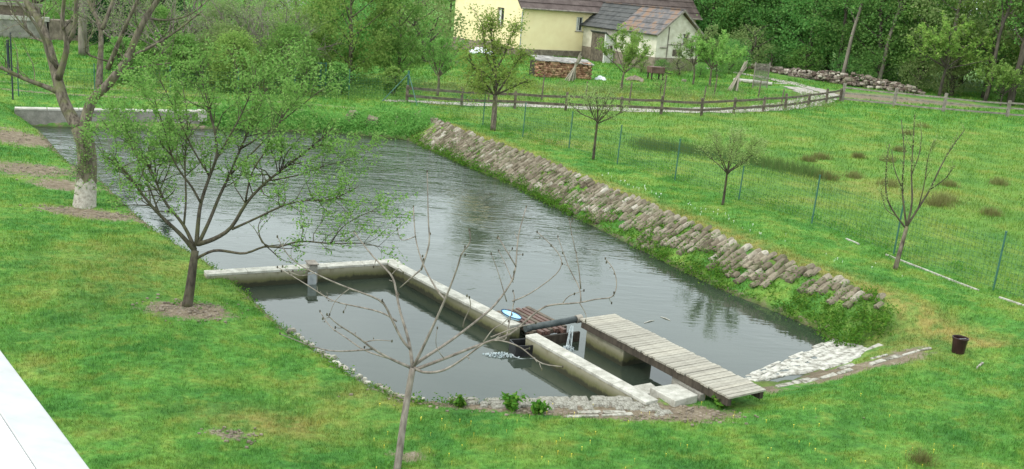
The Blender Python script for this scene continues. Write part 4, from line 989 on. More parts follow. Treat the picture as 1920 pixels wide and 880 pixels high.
# front wall with a window opening, gable wall with a window opening (assembled from panels round each opening)
def wall_open(name, mat, parent, f, L, z0, z1, wins, n, th=.35, top=None):
    """f(a,z) -> 3d point on the face; wins: (a0,a1,zb,zt)"""
    mb = MB(); xs = [0]
    for a0, a1, zb, zt in wins: xs += [a0, a1]
    xs.append(L)
    for i in range(len(xs)-1):
        a, c = xs[i], xs[i+1]
        if i % 2 == 0: quadwall(mb, [f(a, z0), f(c, z0), f(c, z1), f(a, z1)], th, n)
        else:
            zb, zt = wins[i//2][2:]
            quadwall(mb, [f(a, z0), f(c, z0), f(c, zb), f(a, zb)], th, n); quadwall(mb, [f(a, zt), f(c, zt), f(c, z1), f(a, z1)], th, n)
    if top: quadwall(mb, [f(0, z1), f(L, z1), f(L/2, top)], th, n)
    return child(mb, name, mat, parent)
nf = (-ay[0], -ay[1], 0); ng = (-ax[0], -ax[1], 0)
fF = lambda a, z: hp_(a, 0, z); fG = lambda a, z: hp_(0, WG-a, z)
wall_open('front_wall', M['cream'], house, fF, LF, PZ, EZ, [(6.1, 6.9, 2.3, 3.65)], nf)
# gable wall starts behind the front wall's thickness
mbg = wall_open('gable_wall', M['cream'], house, lambda a, z: hp_(-.004, WG-a, z), WG-.36, PZ, EZ, [(8.7, 10.0, 2.3, 3.95)], ng)
mb = MB(); quadwall(mb, [hp_(-.004, WG, EZ), hp_(-.004, .0, EZ), hp_(-.004, WG/2, RZ-.25)], .35, ng); child(mb, 'gable_top', M['cream'], house)
mb = MB(); quadwall(mb, [hp_(LF, 0.36, PZ), hp_(LF, WG, PZ), hp_(LF, WG, EZ), hp_(LF, .36, EZ)], .35, (ax[0], ax[1], 0)); child(mb, 'end_wall', M['cream'], house)
mb = MB(); P = [hp_(-.06, -.06)[:2], hp_(LF+.06, -.06)[:2], hp_(LF+.06, WG+.06)[:2], hp_(-.06, WG+.06)[:2]]; mb.slab(P, HB-.5, PZ); child(mb, 'plinth', M['plinth'], house)
def roof_plane(name, mat, parent, P0, P1, P2, P3, courses, th=.12, step=.035, ncol=1, gap=0.0, part='roof_course'):
    """P0,P1 at eave, P2,P3 at ridge (P3 above P0); overlapping courses as parts"""
    P0, P1, P2, P3 = [np.array(p, float) for p in (P0, P1, P2, P3)]
    nrm_ = np.cross(P1-P0, P3-P0); nrm_ /= np.linalg.norm(nrm_)
    if nrm_[2] < 0: nrm_ = -nrm_
    base = MB(); base.hexa([P0-nrm_*th, P1-nrm_*th, P2-nrm_*th, P3-nrm_*th, P0, P1, P2, P3]); r_ = child(base, name, mat, parent)
    g = random.Random(8)
    for i in range(courses):
        for j in range(ncol):
            t0 = i/courses; t1 = min((i+1.12)/courses, 1)
            s0 = j/ncol+gap; s1 = (j+1)/ncol-gap
            def pt(s, t): return (P0*(1-s)+P1*s)*(1-t)+(P3*(1-s)+P2*s)*t
            l0 = .03+step+g.uniform(0, .012); l1 = .012
            a, b_, c, d = pt(s0, t0)+nrm_*l0, pt(s1, t0)+nrm_*l0, pt(s1, t1)+nrm_*l1, pt(s0, t1)+nrm_*l1
            m_ = MB(); m_.hexa([a-nrm_*.02, b_-nrm_*.02, c-nrm_*.02, d-nrm_*.02, a, b_, c, d])
            o = m_.build(part, mat, r_); o.matrix_parent_inverse = (parent.matrix_basis.inverted() if False else Matrix.Identity(4))
            o.matrix_parent_inverse = Matrix.Identity(4)
    return r_
ov = .45
sl_ = (RZ-EZ)/(WG/2)
roof_plane('roof', M['roof_brown'], house, hp_(-ov, -ov, EZ-ov*sl_+.12), hp_(LF+ov, -ov, EZ-ov*sl_+.12), hp_(LF+ov, WG/2, RZ+.12), hp_(-ov, WG/2, RZ+.12), 14)
roof_plane('roof', M['roof_brown'], house, hp_(LF+ov, WG+ov, EZ-ov*sl_+.12), hp_(-ov, WG+ov, EZ-ov*sl_+.12), hp_(-ov, WG/2+.01, RZ+.12), hp_(LF+ov, WG/2+.01, RZ+.12), 8)
child(MB().tube([hp_(-ov, -ov-.09, EZ-.36), hp_(LF+ov, -ov-.09, EZ-.36)], .075, 8), 'gutter', M['fence_grey'], house)
child(MB().tube([hp_(-.2, -ov-.05, EZ-.4), hp_(-.12, -.12, EZ-.75), hp_(-.12, -.12, PZ-.3)], .055, 8), 'downpipe', M['galv'], house)
def window(parent, f, a0, a1, zb, zt, n, fr_mat, pf=.08):
    n = np.array(n); w_ = empty('window', f((a0+a1)/2, zb)); w_.parent = parent; w_.matrix_parent_inverse = parent.matrix_basis.inverted()
    def q(name, aa, ab, za, zb_, depth, th, mat):
        mb = MB(); P = [np.array(f(*k_))-n*depth for k_ in ((aa, za), (ab, za), (ab, zb_), (aa, zb_))]; quadwall(mb, P, th, n)
        o = mb.build(name, mat, w_); o.matrix_parent_inverse = Matrix.Translation(-w_.location)
    q('pane', a0, a1, zb, zt, .20, .02, M['glass'])
    t = pf
    q('frame', a0, a0+t, zb, zt, .12, .07, fr_mat); q('frame', a1-t, a1, zb, zt, .12, .07, fr_mat)
    q('frame', a0+t, a1-t, zb, zb+t, .121, .07, fr_mat); q('frame', a0+t, a1-t, zt-t, zt, .121, .07, fr_mat)
    q('mullion', (a0+a1)/2-.03, (a0+a1)/2+.03, zb+t, zt-t, .119, .07, fr_mat)
    q('sill', a0-.1, a1+.1, zb-.07, zb-.002, -.08, .2, M['fence_grey'])
    q('curtain', a0+t+.02, a0+(a1-a0)*.40, zb+t, zt-t, .19, .008, M['white_frame'])
window(house, fF, 6.1, 6.9, 2.3, 3.65, nf, M['white_frame'])
window(house, lambda a, z: hp_(-.004, WG-a, z), 8.7, 10.0, 2.3, 3.95, ng, M['brown_frame'])
# outbuilding attached at right, running towards the camera
shed = empty('outbuilding', hp_(8.6, -9, HB), 0, 'low off white outbuilding with a rusty grey sheet roof, joined to the yellow house', 'outbuilding')
S0 = 7.0; SW = 4.9; SL = 11.2; SB = .95; SE = 3.1; SR = 5.05
fL = lambda a, z: hp_(S0, -SL+ (SL-.02-a if False else 0)+a*0, z)
mb = MB(); quadwall(mb, [hp_(S0, -.02, SB), hp_(S0, -SL+.3, SB), hp_(S0, -SL+.3, SE), hp_(S0, -.02, SE)], .3, (-ax[0], -ax[1], 0)); child(mb, 'side_wall', M['pale_wall'], shed)
mb = MB(); quadwall(mb, [hp_(S0+SW, -SL+.3, SB), hp_(S0+SW, -.02, SB), hp_(S0+SW, -.02, SE), hp_(S0+SW, -SL+.3, SE)], .3, (ax[0], ax[1], 0)); child(mb, 'side_wall', M['pale_wall'], shed)
fS = lambda a, z: hp_(S0+a, -SL, z)
wall_open('gable_wall', M['pale_wall'], shed, fS, SW, SB, SE, [(1.9, 2.55, SB+.15, SB+.75), (2.9, 3.6, 2.2, 3.09)], nf, .3)
mb = MB(); quadwall(mb, [fS(0, SE), fS(SW, SE), fS(SW/2, SR-.15)], .3, nf); child(mb, 'gable_top', M['pale_wall'], shed)
window(shed, fS, 2.9, 3.6, 2.2, 3.09, nf, M['brown_frame'], .07)
mb = MB(); quadwall(mb, [np.array(fS(1.9, SB+.15))+ay.tolist()[0]*0, fS(2.55, SB+.15), fS(2.55, SB+.75), fS(1.9, SB+.75)], .05, np.array(nf)); o = child(mb, 'hatch', M['fence_brown'], shed)
for (a0, z0, a1, z1) in ((1.25, SB+.02, 1.25, 3.65), (2.72, SB+.02, 2.72, 2.3), (1.25, 2.1, 2.9, 2.1), (.4, SB+.85, 1.25, SB+.85)):
    child(MB().beam(np.array(fS(a0, z0))+np.array(nf)*.03, np.array(fS(a1, z1))+np.array(nf)*.03, .05, .09, (0, 0, 1) if z0 == z1 else (ax[0], ax[1], 0)), 'timber', M['fence_grey'], shed)
mb = MB(); mb.slab([hp_(S0-.06, -SL-.06)[:2], hp_(S0+SW+.06, -SL-.06)[:2], hp_(S0+SW+.06, -.1)[:2], hp_(S0-.06, -.1)[:2]], HB-.5, SB); child(mb, 'plinth', M['plinth'], shed)
ss = (SR-SE)/(SW/2); so_ = .4
def rp(part, mat, c0, c1, lo=1, courses=5, ncol=4):
    e = (S0-so_) if lo else (S0+SW+so_)
    A_, B_ = hp_(e, c0, SE-so_*ss+.1), hp_(e, c1, SE-so_*ss+.1)
    return roof_plane('roof', mat, shed, A_, B_, hp_(S0+SW/2+(0 if lo else .01), c1, SR+.1), hp_(S0+SW/2+(0 if lo else .01), c0, SR+.1), courses, .08, .02, ncol, .002, 'roof_sheet')
rp('r', M['roof_grey'], -SL*.50, .9, 1, 6, 3)
rp('r', M['roof_rust'], -SL-.4, -SL*.50-.01, 1, 5, 5)
rp('r', M['roof_rust'], -SL-.4, 1.0, 0, 4, 5)
child(MB().beam(hp_(S0+SW/2, -SL-.4, SR+.16), hp_(S0+SW/2, 1.0, SR+.16), .3, .06), 'ridge_cap', M['roof_rust'], shed)
child(MB().beam(hp_(S0-so_, -SL-.42, SE-so_*ss+.05), hp_(S0+SW/2, -SL-.42, SR+.05), .05, .16), 'barge_board', M['fence_grey'], shed)
child(MB().beam(hp_(S0+SW/2, -SL-.42, SR+.05), hp_(S0+SW+so_, -SL-.42, SE-so_*ss+.05), .05, .16), 'barge_board', M['fence_grey'], shed)
# small lean-to in the corner
lt = empty('lean_to', hp_(6, -5.2, HB), 0, 'small white fronted lean-to with a sloping roof against the side of the outbuilding', 'lean-to')
fT = lambda a, z: hp_(6.9+a*.40*2.2/2.2, -2.6-.0*a, z)
mb = MB(); quadwall(mb, [hp_(5.9, -5.2, -.2), hp_(6.97, -5.2, -.2), hp_(6.97, -5.2, 1.75), hp_(5.9, -5.2, 2.45)], .15, nf); child(mb, 'wall', M['white_frame'], lt)
mb = MB(); quadwall(mb, [hp_(5.9, -3.0, -.2), hp_(5.9, -5.04, -.2), hp_(5.9, -5.04, 2.43), hp_(5.9, -3.0, 2.43)], .15, (-ax[0], -ax[1], 0)); child(mb, 'wall', M['fence_brown'], lt)
mb = MB(); mb.hexa([hp_(5.75, -5.4, 2.55), hp_(6.98, -5.4, 1.76), hp_(6.98, -2.9, 1.76), hp_(5.75, -2.9, 2.55), hp_(5.75, -5.4, 2.63), hp_(6.98, -5.4, 1.84), hp_(6.98, -2.9, 1.84), hp_(5.75, -2.9, 2.63)]); child(mb, 'roof', M['roof_grey'], lt)
window(lt, lambda a, z: hp_(5.9+a, -5.2-.24, z), .35, .80, .9, 1.4, nf, M['brown_frame'], .05)

# old masonry building at the far left
ob = empty('old_masonry_wall', (-36, 71, HB), 0, 'old grey masonry wall with timber and pale slabs stacked along it at the far left', 'wall')
child(MB().slab([(-46, 68.2), (-34.6, 72.6), (-35.0, 74.0), (-46.4, 69.6)], -.8, 1.05), 'base_wall', M['concrete_grey'], ob)
child(MB().slab([(-46, 69.0), (-35.4, 73.1), (-35.8, 74.2), (-46.4, 70.1)], 1.06, 2.0), 'upper_wall', M['plinth'], ob)
child(MB().slab([(-46, 68.1), (-34.4, 72.6), (-34.7, 73.3), (-46.3, 68.8)], 1.07, 1.35), 'ledge', M['concrete_top'], ob)
child(MB().beam((-46, 68.6, 2.15), (-35, 72.9, 2.15), .5, .2), 'beam', M['fence_grey'], ob)
child(MB().slab([(-46, 69.3), (-36.4, 73.1), (-36.8, 74.2), (-46.4, 70.4)], 2.3, 3.6), 'stacked_boards', M['fence_grey'], ob)
child(MB().slab([(-34.5, 72.7), (-31.5, 73.6), (-31.9, 75.0), (-34.9, 74.1)], -.6, 1.2), 'side_wall', M['plinth'], ob)

# ------------------------------------------------------------------ firewood, bundles, heaps, clutter
fwd = empty('firewood_stack', (2.8, 73.9, -.2), 0, 'long stack of split reddish firewood under weathered cover sheets in front of the yellow house', 'firewood stack')
fa = np.array([4.95, 74.85])-np.array([.84, 73.23]); FLn = np.linalg.norm(fa); fa /= FLn; fn = np.array([fa[1], -fa[0]])
if fn[1] > 0: fn = -fn
rr = np.random.default_rng(50); b = MB()
for row in range(8):
    for k_ in range(27):
        s = (k_+.5*(row % 2))*FLn/27; z = .02+row*.145
        if s > FLn-.1: continue
        p = np.array([.84, 73.23])+fa*s+fn*rr.uniform(-.02, .10)
        P, Q, T = rock_mesh(500+(row*27+k_) % 40, .19, .55, .17)
        ang_ = math.atan2(fa[1], fa[0]); R_ = np.array(Matrix.Rotation(ang_, 3, 'Z') @ Matrix.Rotation(rr.uniform(-.6, .6), 3, 'Y'))
        b.add(P @ R_.T+np.array((p[0], p[1]+.2, -.2+z+.08)), Q, T)
o = child(b, 'split_logs', M['log_end'], fwd); tag(o, kind='stuff')
c0 = np.array([.84, 73.45])
child(MB().slab([tuple(c0-fn*.2), tuple(c0+fa*FLn-fn*.2), tuple(c0+fa*FLn-fn*1.4), tuple(c0-fn*1.4)], -.3, .93), 'stack_core', M['dark_wood'], fwd)
for i in range(5):
    a = np.array([.84, 73.35])+fa*(i*.92-.15)+fn*.32; L = .95
    z0 = 1.02+.03*(i % 2)-.035*i; P = [a, a+fa*L, a+fa*L-fn*1.5, a-fn*1.5]
    child(MB().hexa([(*P[0], z0), (*P[1], z0-.03), (*P[2], z0+.22), (*P[3], z0+.24), (*P[0], z0+.05), (*P[1], z0+.02), (*P[2], z0+.27), (*P[3], z0+.29)]), 'cover_sheet', M['sheet'], fwd)
def bundle(x, y, h_, label, lean=.12, seed=0):
    g = random.Random(seed); e = empty('stick_bundle', (x, y, gz(x, y)), 0, label, 'stick bundle')
    for i in range(16):
        a = g.uniform(0, 6.28); r_ = g.uniform(.15, .42); h2 = h_*g.uniform(.82, 1.05)
        MB().tube([(r_*math.cos(a)-lean, r_*math.sin(a), 0), (-.02+.25*lean, 0, h2*.6), (lean*1.4-.10*math.cos(a), -.10*math.sin(a), h2)], [.05, .045, .03], 6).build('stick', M['pale_wood'], e)
    MB().tube([(.12*math.cos(t)+.3*lean, .12*math.sin(t), h_*.66) for t in np.linspace(0, 6.28, 12)], .02, 5).build('binding', M['dark_wood'], e)
bundle(3.53, 72.0, 2.0, 'bundle of pale poles leaning together in front of the firewood stack', .25, 1)
bundle(15.7, 74.3, 2.2, 'tall bundle of pale bean poles standing by itself on the grass near the track', .32, 2)
# rubble / stone heap at the wood edge
hpts = np.array([(23.4, 103), (25.3, 97.5), (27.1, 93), (28.9, 89.6), (31.2, 87.5), (33.2, 86)])
items = []
for i in range(1100):
    t_ = rr.random()*5; x = np.interp(t_, range(6), hpts[:, 0])+rr.normal()*.55; y = np.interp(t_, range(6), hpts[:, 1])+rr.normal()*.7
    cen = math.exp(-((t_-3)/1.8)**2); z = -.15+rr.random()*.85*(.4+.8*cen)*math.exp(-((x-np.interp(t_, range(6), hpts[:, 0]))/.9)**2)
    s = .10+.26*rr.random()**1.5; items.append((x, y, z, s*1.5, s, s*.7, rr.random()*3))
sh_ = empty('stone_heap', (28, 92, -.2)); o = rocks_joined('rubble', items, M['rubble'], sh_, seed=600); o.matrix_parent_inverse = sh_.matrix_basis.inverted(); tag(o, kind='stuff'); tag(sh_, 'long low heap of mixed rubble and cut stones along the edge of the wood', 'stone heap')
for i, (x, y, s, lb) in enumerate([(28.6, 89.2, .75, 'pale cut block on top of the rubble heap, left one'), (30.6, 87.6, .6, 'pale cut block at the right end of the rubble heap'), (31.4, 87.2, .5, 'small tan block at the far right end of the rubble heap')]):
    o = link_mesh('stone_block', smesh[i+2]); o.location = (x, y, .25 if i == 0 else 0); o.scale = (s*1.3, s, s*.7); o.rotation_euler = (0, 0, i); tag(o, lb, 'stone block')
# tarpaulin and clutter near the houses
def crumple(name, x, y, sx, sy, sz, mat, label, cat, seed=0):
    g = np.random.default_rng(seed); n_ = 13; u_ = np.linspace(-1, 1, n_); U_, V_ = np.meshgrid(u_, u_)
    Hh = np.clip(1-(U_**2+V_**2)*.8, 0, 1)**.6*sz*(.55+.6*g.random(U_.shape)); ox = U_*sx/2*(1+.1*g.random(U_.shape)); oy = V_*sy/2*(1+.1*g.random(U_.shape))
    i_ = (np.arange(n_-1)[:, None]*n_+np.arange(n_-1)[None]).ravel()
    o = link_mesh(name, np_mesh(name, np.stack([ox, oy, Hh-.03], -1).reshape(-1, 3), np.stack([i_, i_+1, i_+n_+1, i_+n_], -1)), mat); o.location = (x, y, gz(x, y)); tag(o, label, cat); return o
crumple('tarpaulin', -4.2, 93.0, 2.2, 1.4, .6, M['tarp'], 'crumpled white tarpaulin lying at the foot of the yellow gable wall', 'tarpaulin', 1)
crumple('plastic_sheet', 5.7, 75.4, .8, .5, .35, M['tarp'], 'crumpled white plastic sheet beside the right end of the firewood stack', 'plastic sheet', 2)
crumple('rubble_pile', 8.4, 76.5, 1.3, .8, .4, M['plinth'], 'pile of pale rubble behind the small tree in front of the outbuilding', 'rubble pile', 3)
crumple('soil_heap', -4.6, 95.4, 6.2, 1.3, 1.1, M['plinth'], 'brown heap of earth along the foot of the yellow gable wall', 'soil heap', 4)
bs2 = empty('wooden_cart', (10.3, 79.5, -.2), .4, 'dark brown wooden cart box standing in the grass below the outbuilding', 'cart')
MB().box((0, 0, .75), (1.2, .8, .5)).build('box', M['red_wood'], bs2, bevel=.03)
for sx in (-.5, .5):
    for sy in (-.3, .3): MB().box((sx, sy, .25), (.1, .1, .5)).build('leg', M['dark_wood'], bs2)
MB().beam((.5, -.2, .6), (1.4, -.2, .5), .06, .06).build('handle', M['dark_wood'], bs2)
MB().beam((.5, .2, .6), (1.4, .2, .5), .06, .06).build('handle', M['dark_wood'], bs2)
lg = MB(); lg.tube([(17.3, 83.4, -.05), (18.8, 82.7, -.03), (20.2, 82.2, -.05)], [.16, .17, .14], 10); tag(lg.build('fallen_log', M['concrete_top']), 'pale fallen log lying in the grass beside the farm track', 'log')
for i, (x, y, s, lb) in enumerate([(12.6, 79.5, .35, 'white stone lying in the grass below the pale outbuilding'), (-5.5, 80.0, .35, 'small white stone on the grass left of the yellow house')]):
    o = link_mesh('white_stone', smesh[i+4]); o.location = (x, y, -.12); o.scale = (s, s*.8, s*.6); tag(o, lb, 'stone')
pn = empty('net_panel', (18.6, 79.5, -.2), .6, 'grey netting panel fixed to two posts beside the farm track', 'netting')
for s in (-.8, .8): MB().tube([(s, 0, -.2), (s, 0, 2.0)], .05, 8).build('post', M['fence_grey'], pn)
b = MB()
for s in np.arange(-.75, .8, .09): b.beam((s, 0, .1), (s, 0, 1.9), .02, .02, (1, 0, 0))
for z in np.arange(.15, 1.9, .12): b.beam((-.78, .02, z), (.78, .02, z), .02, .02)
tag(b.build('netting', M['fence_grey'], pn), kind='stuff')

# ------------------------------------------------------------------ leaves, twigs and trees
def leaves(C_, size, rng, aspect=.5, up=.35, jitter=.5):
    n = len(C_); d = rng.normal(size=(n, 3)); d[:, 2] = d[:, 2]*.7+up*.2; d /= np.linalg.norm(d, axis=1)[:, None]
    r_ = rng.normal(size=(n, 3)); s_ = np.cross(d, r_); s_ /= np.linalg.norm(s_, axis=1)[:, None]
    L = size*(1-jitter/2+jitter*rng.random(n))[:, None]
    V = np.stack([C_-d*L*.5, C_+s_*L*aspect*.5, C_+d*L*.5, C_-s_*L*aspect*.5], 1).reshape(-1, 3)
    return V, np.arange(4*n).reshape(-1, 4)
def leaf_obj(name, C_, size, mat, parent, rng, **k):
    V, F = leaves(C_, size, rng, **k); return link_mesh(name, np_mesh(name, V, F), mat, parent)
def twigs_from(limbs, n, length, rng, up=.5, spread=.9, start=.35, pts=5, grav=0.0):
    out = []
    L = [np.array(l) for l in limbs]; w_ = np.array([np.linalg.norm(np.diff(l[:, :3], axis=0), axis=1).sum() for l in L]); w_ /= w_.sum()
    for _ in range(n):
        l = L[rng.choice(len(L), p=w_)]; m_ = len(l)-1; t = start*m_+(m_*(1-start))*rng.random()**.8; i = min(int(t), m_-1); f = t-i
        p = l[i, :3]*(1-f)+l[i+1, :3]*f; r_ = (l[i, 3]*(1-f)+l[i+1, 3]*f)
        tg = l[i+1, :3]-l[i, :3]; tg /= np.linalg.norm(tg)+1e-9
        d = tg*.6+rng.normal(size=3)*spread*.6+np.array([0, 0, up]); d /= np.linalg.norm(d); ln = length*(.45+.8*rng.random())
        P = [p]
        for k_ in range(pts-1):
            d = d+rng.normal(size=3)*.18+np.array([0, 0, .06*up-grav]); d /= np.linalg.norm(d); P.append(P[-1]+d*ln/(pts-1))
        r0_ = min(r_*.7, .012+.006*length); out.append(np.column_stack([np.array(P), np.linspace(r0_, max(r0_*.3, .0025), pts)]))
    return out
def limbs_mesh(name, limbs, mat, parent, n=8):
    b = MB()
    for l in limbs:
        l = np.array(l); P = l[:, :3]; R_ = l[:, 3]
        if len(P) > 2:     # smooth the polyline
            t = np.arange(len(P)); tt = np.linspace(0, len(P)-1, (len(P)-1)*3+1)
            Pn = np.stack([np.interp(tt, t, P[:, i]) for i in range(3)], -1); 
            for _ in range(2): Pn[1:-1] = .25*Pn[:-2]+.5*Pn[1:-1]+.25*Pn[2:]
            R_ = np.interp(tt, t, R_); P = Pn
        b.tube(P, R_, n)
    return b.build(name, mat, parent, smooth=True)
def twig_mesh(name, tw, mat, parent, n=3):
    b = MB()
    for l in tw: b.tube(l[:, :3], l[:, 3], n, False)
    return tag(b.build(name, mat, parent), kind='stuff')
def along(tw, per, rng, scatter=.03, start=.25):
    out = []
    for l in tw:
        m_ = len(l)-1; t = (start+(1-start)*rng.random(per))*m_; i = np.minimum(t.astype(int), m_-1); f = (t-i)[:, None]
        out.append(l[i, :3]*(1-f)+l[i+1, :3]*f)
    C_ = np.concatenate(out); return C_+rng.normal(size=C_.shape)*scatter

# -- the leafy young tree on the lawn
rg = np.random.default_rng(101)
B_, L_ = LIMBS['apple']
t = empty('leafy_apple_tree', B_, 0, 'wide spreading young tree with fresh small leaves, rooted in a round bare soil patch', 'tree')
limbs_mesh('trunk', L_[:1], M['bark_apple'], t, 12)
for l_ in L_[1:]: limbs_mesh('limb', [l_], M['bark_apple'], t, 8)
tw1 = twigs_from(L_[1:], 300, .75, rg, .35, .9, .34); tw2 = twigs_from(tw1, 950, .42, rg, .3, 1.0, .3)
twig_mesh('twigs', tw1+tw2, M['bark_apple'], t)
C_ = np.concatenate([along(tw2, 24, rg, .045), along(tw1, 14, rg, .035, .5)])
dens = sstep(1.6, 3.4, C_[:, 2]+.18*C_[:, 0]*0)      # thin near the fork, dense above
C_ = C_[rg.random(len(C_)) < .35+.65*dens]
leaf_obj('crown', C_, .066, M['leaf_apple'], t, rg)
# -- bare young tree in the foreground
B_, L_ = LIMBS['bare']
t = empty('bare_walnut_tree', B_, 0, 'slender leafless young tree with curving grey branches in the foreground', 'tree')
limbs_mesh('trunk', L_[:1], M['bark_bare'], t, 12)
for l_ in L_[1:]: limbs_mesh('limb', [l_], M['bark_bare'], t, 8)
spur = twigs_from(L_[1:], 70, .10, rg, .2, 1.1, .35, 3); twig_mesh('twigs', spur, M['bark_bare'], t, 4)
b = MB()
for l in list(L_[1:])+[s_.tolist() for s_ in spur[:36]]:
    e = np.array(l[-1][:3]); P, Q, T = rock_mesh(int(rg.integers(700, 760)),   .020, .020, .036); b.add(P+e, Q, T)
for p in [l[1][:3] for l in spur[36:60]]:
    P, Q, T = rock_mesh(int(rg.integers(700, 760)), .013, .013, .018); b.add(P+np.array(p), Q, T)
tag(b.build('buds', M['bark_apple'], t), kind='stuff')
# -- big pruned tree with a limewashed foot
B_, L_ = LIMBS['big']
t = empty('pruned_old_tree', B_, 0, 'big pruned old tree with forked brown limbs and a whitewashed foot, left of the pond', 'tree')
limbs_mesh('trunk', L_[:1], M['bark'], t, 16)
for l_ in L_[1:]: limbs_mesh('limb', [l_], M['bark'], t, 10)
tr = np.array(L_[0]); zt = .62; P = [tr[0, :3]*(1-f)+tr[2, :3]*f for f in (0, .25, .55, .85)]
r_ = [tr[0, 3]*1.10+.012, tr[0, 3]*1.02+.010, tr[1, 3]*1.02+.008, tr[1, 3]*.99+.004]
b = MB(); b.tube(P, r_, 18, False)
for q_ in range(18): b.v[0][54+q_, 2] += .10*math.sin(q_*1.9)+.06*math.sin(q_*4.3)
b.build('whitewashed_bark', M['limewash'], t, smooth=True)
tw1 = twigs_from(L_[1:], 120, 1.1, rg, .6, .8, .3); tw2 = twigs_from(tw1, 200, .6, rg, .5, .9, .3)
twig_mesh('twigs', tw1+tw2, M['bark'], t)
leaf_obj('young_leaves', along(tw2, 3, rg, .03, .5), .05, M['leaf_apple'], t, rg)
sk = twigs_from([[(0, 0, .3, .1), (0, 0, 1.9, .1)]], 60, .5, rg, .6, 1.4, .0); sk = sk
twig_mesh('suckers', sk, M['bark'], t); leaf_obj('sucker_leaves', along(sk, 16, rg, .04), .055, M['leaf_apple'], t, rg)
# -- vase shaped sapling, right
B_, L_ = LIMBS['sapling']
t = empty('vase_shaped_sapling', B_, 0, 'almost bare vase shaped young tree on the right bank, in front of the wire fence', 'tree')
limbs_mesh('trunk', L_[:1], M['bark'], t, 10)
for l_ in L_[1:]: limbs_mesh('limb', [l_], M['bark_apple'], t, 6)
tw1 = twigs_from(L_[1:], 60, .38, rg, .9, .45, .3); twig_mesh('twigs', tw1, M['bark_apple'], t)
leaf_obj('young_leaves', along(tw1, 22, rg, .035, .1), .055, M['leaf_bud'], t, rg)
# -- yellow green cherry behind the bank
B_, L_ = LIMBS['cherry']
t = empty('cherry_tree', B_, 0, 'slim yellow green tree with upright shoots, at the far end of the stone bank', 'tree')
limbs_mesh('trunk', L_[:1], M['bark'], t, 10); limbs_mesh('limbs', L_[1:], M['bark_apple'], t, 6)
tw1 = twigs_from(L_[1:], 190, .70, rg, -.05, 1.0, .12); tw2 = twigs_from(tw1, 300, .35, rg, .3, .9, .3); twig_mesh('twigs', tw1+tw2, M['bark_apple'], t)
leaf_obj('crown', np.concatenate([along(tw1, 17, rg, .15), along(tw2, 13, rg, .13), along([np.array(l) for l in L_[1:]], 60, rg, .10, .35)]), .115, M['leaf_cherry'], t, rg)

def small_tree(name, base, h_, trunk_h, r_, spread, n_limb, n_tw, per, leaf, mat, bark, label, seed, tw_len=.5, cat='tree', group=None, up=.5):
    g = np.random.default_rng(seed); t = empty(name, (base[0], base[1], gz(*base)), 0, label, cat, group)
    tr = [(0, 0, -.1, r_*1.25), (g.normal()*.03, g.normal()*.03, trunk_h*.5, r_), (g.normal()*.05, g.normal()*.05, trunk_h, r_*.8)]
    top = np.array(tr[-1][:3]); limbs = []
    for i in range(n_limb):
        a = 2.4*i+g.random(); el = (.35+.65*(i/(n_limb)))*1.35; ln = (h_-trunk_h)*(.75+.3*g.random())
        d = np.array([math.cos(a)*math.cos(el)*spread, math.sin(a)*math.cos(el)*spread, math.sin(el)]); s0 = top-np.array([0, 0, trunk_h*.12*g.random()]); P = [s0]
        for k_ in range(4): d = d+g.normal(size=3)*.13+np.array([0, 0, .10*up]); P.append(P[-1]+d/max(1, np.linalg.norm(d))*ln/4)
        limbs.append(np.column_stack([np.array(P), np.linspace(r_*.55, r_*.12, 5)]))
    limbs_mesh('trunk', [tr], bark, t, 8); limbs_mesh('limbs', limbs, bark, t, 5)
    tw = twigs_from(limbs, n_tw, tw_len, g, up, .8, .25); tw2 = twigs_from(tw, n_tw, tw_len*.6, g, up*.6, .9, .3); twig_mesh('twigs', tw+tw2, bark, t)
    if per: leaf_obj('crown', np.concatenate([along(tw, per, g, .06), along(tw2, per, g, .06)]), leaf, mat, t, g)
    return t
def bushy(name, base, h_, w_, low, mat, n_, leaf, label, seed, bark=None, cat='tree'):
    g = np.random.default_rng(seed); t = empty(name, (base[0], base[1], gz(*base)), 0, label, cat)
    tr = np.array([(0, 0, -.2, .14), (.05, 0, h_*.3, .11), (-.1, .1, h_*.7, .05), (-.1, .1, h_*.9, .02)]); limbs = []
    for i in range(12):
        f = .12+.05*i; p = np.array([np.interp(f, (0, .3, .7, .9), tr[:, k_]) for k_ in range(3)]); a = 2.4*i+g.random(); d = np.array([math.cos(a), math.sin(a), .8]); ln = w_*.45*(1.1-f*.6)
        limbs.append(np.column_stack([np.array([p, p+d*ln*.5, p+d*ln+np.array([0, 0, .2])]), (.05, .03, .01)]))
    limbs_mesh('trunk', [tr], bark or M['bark'], t, 8); limbs_mesh('limbs', limbs, bark or M['bark'], t, 5)
    K = 130; ph = g.random(K)*6.28; zz = low+(h_-low)*g.random(K)**.85; prof = np.sin(np.clip((zz-low*.3)/(h_-low*.3), .1, .96)*math.pi)**.5*.5*w_
    r_ = prof*(.35+.65*g.random(K)**.5); cc = np.column_stack([np.cos(ph)*r_, np.sin(ph)*r_, zz]); k_ = g.integers(0, K, n_); sz = (.16+.24*g.random(K))[k_][:, None]*w_/5
    leaf_obj('crown', cc[k_]+g.normal(size=(n_, 3))*sz*np.array([1.2, 1.2, .8]), leaf, mat, t, g, aspect=.6, up=.6); return t
small_tree('sapling', (2.96, 38.89), 3.1, 1.6, .05, 1.25, 9, 120, 8, .06, M['leaf_bud'], M['bark_apple'], 'thin young tree with a few pale buds, between two fence posts above the stone bank', 1, .45)
small_tree('sapling', (6.8, 31.98), 2.9, 1.15, .04, .8, 9, 150, 15, .06, M['leaf_bud'], M['bark_apple'], 'small round topped young tree with tiny pale leaves, midway along the fence', 2, .35)
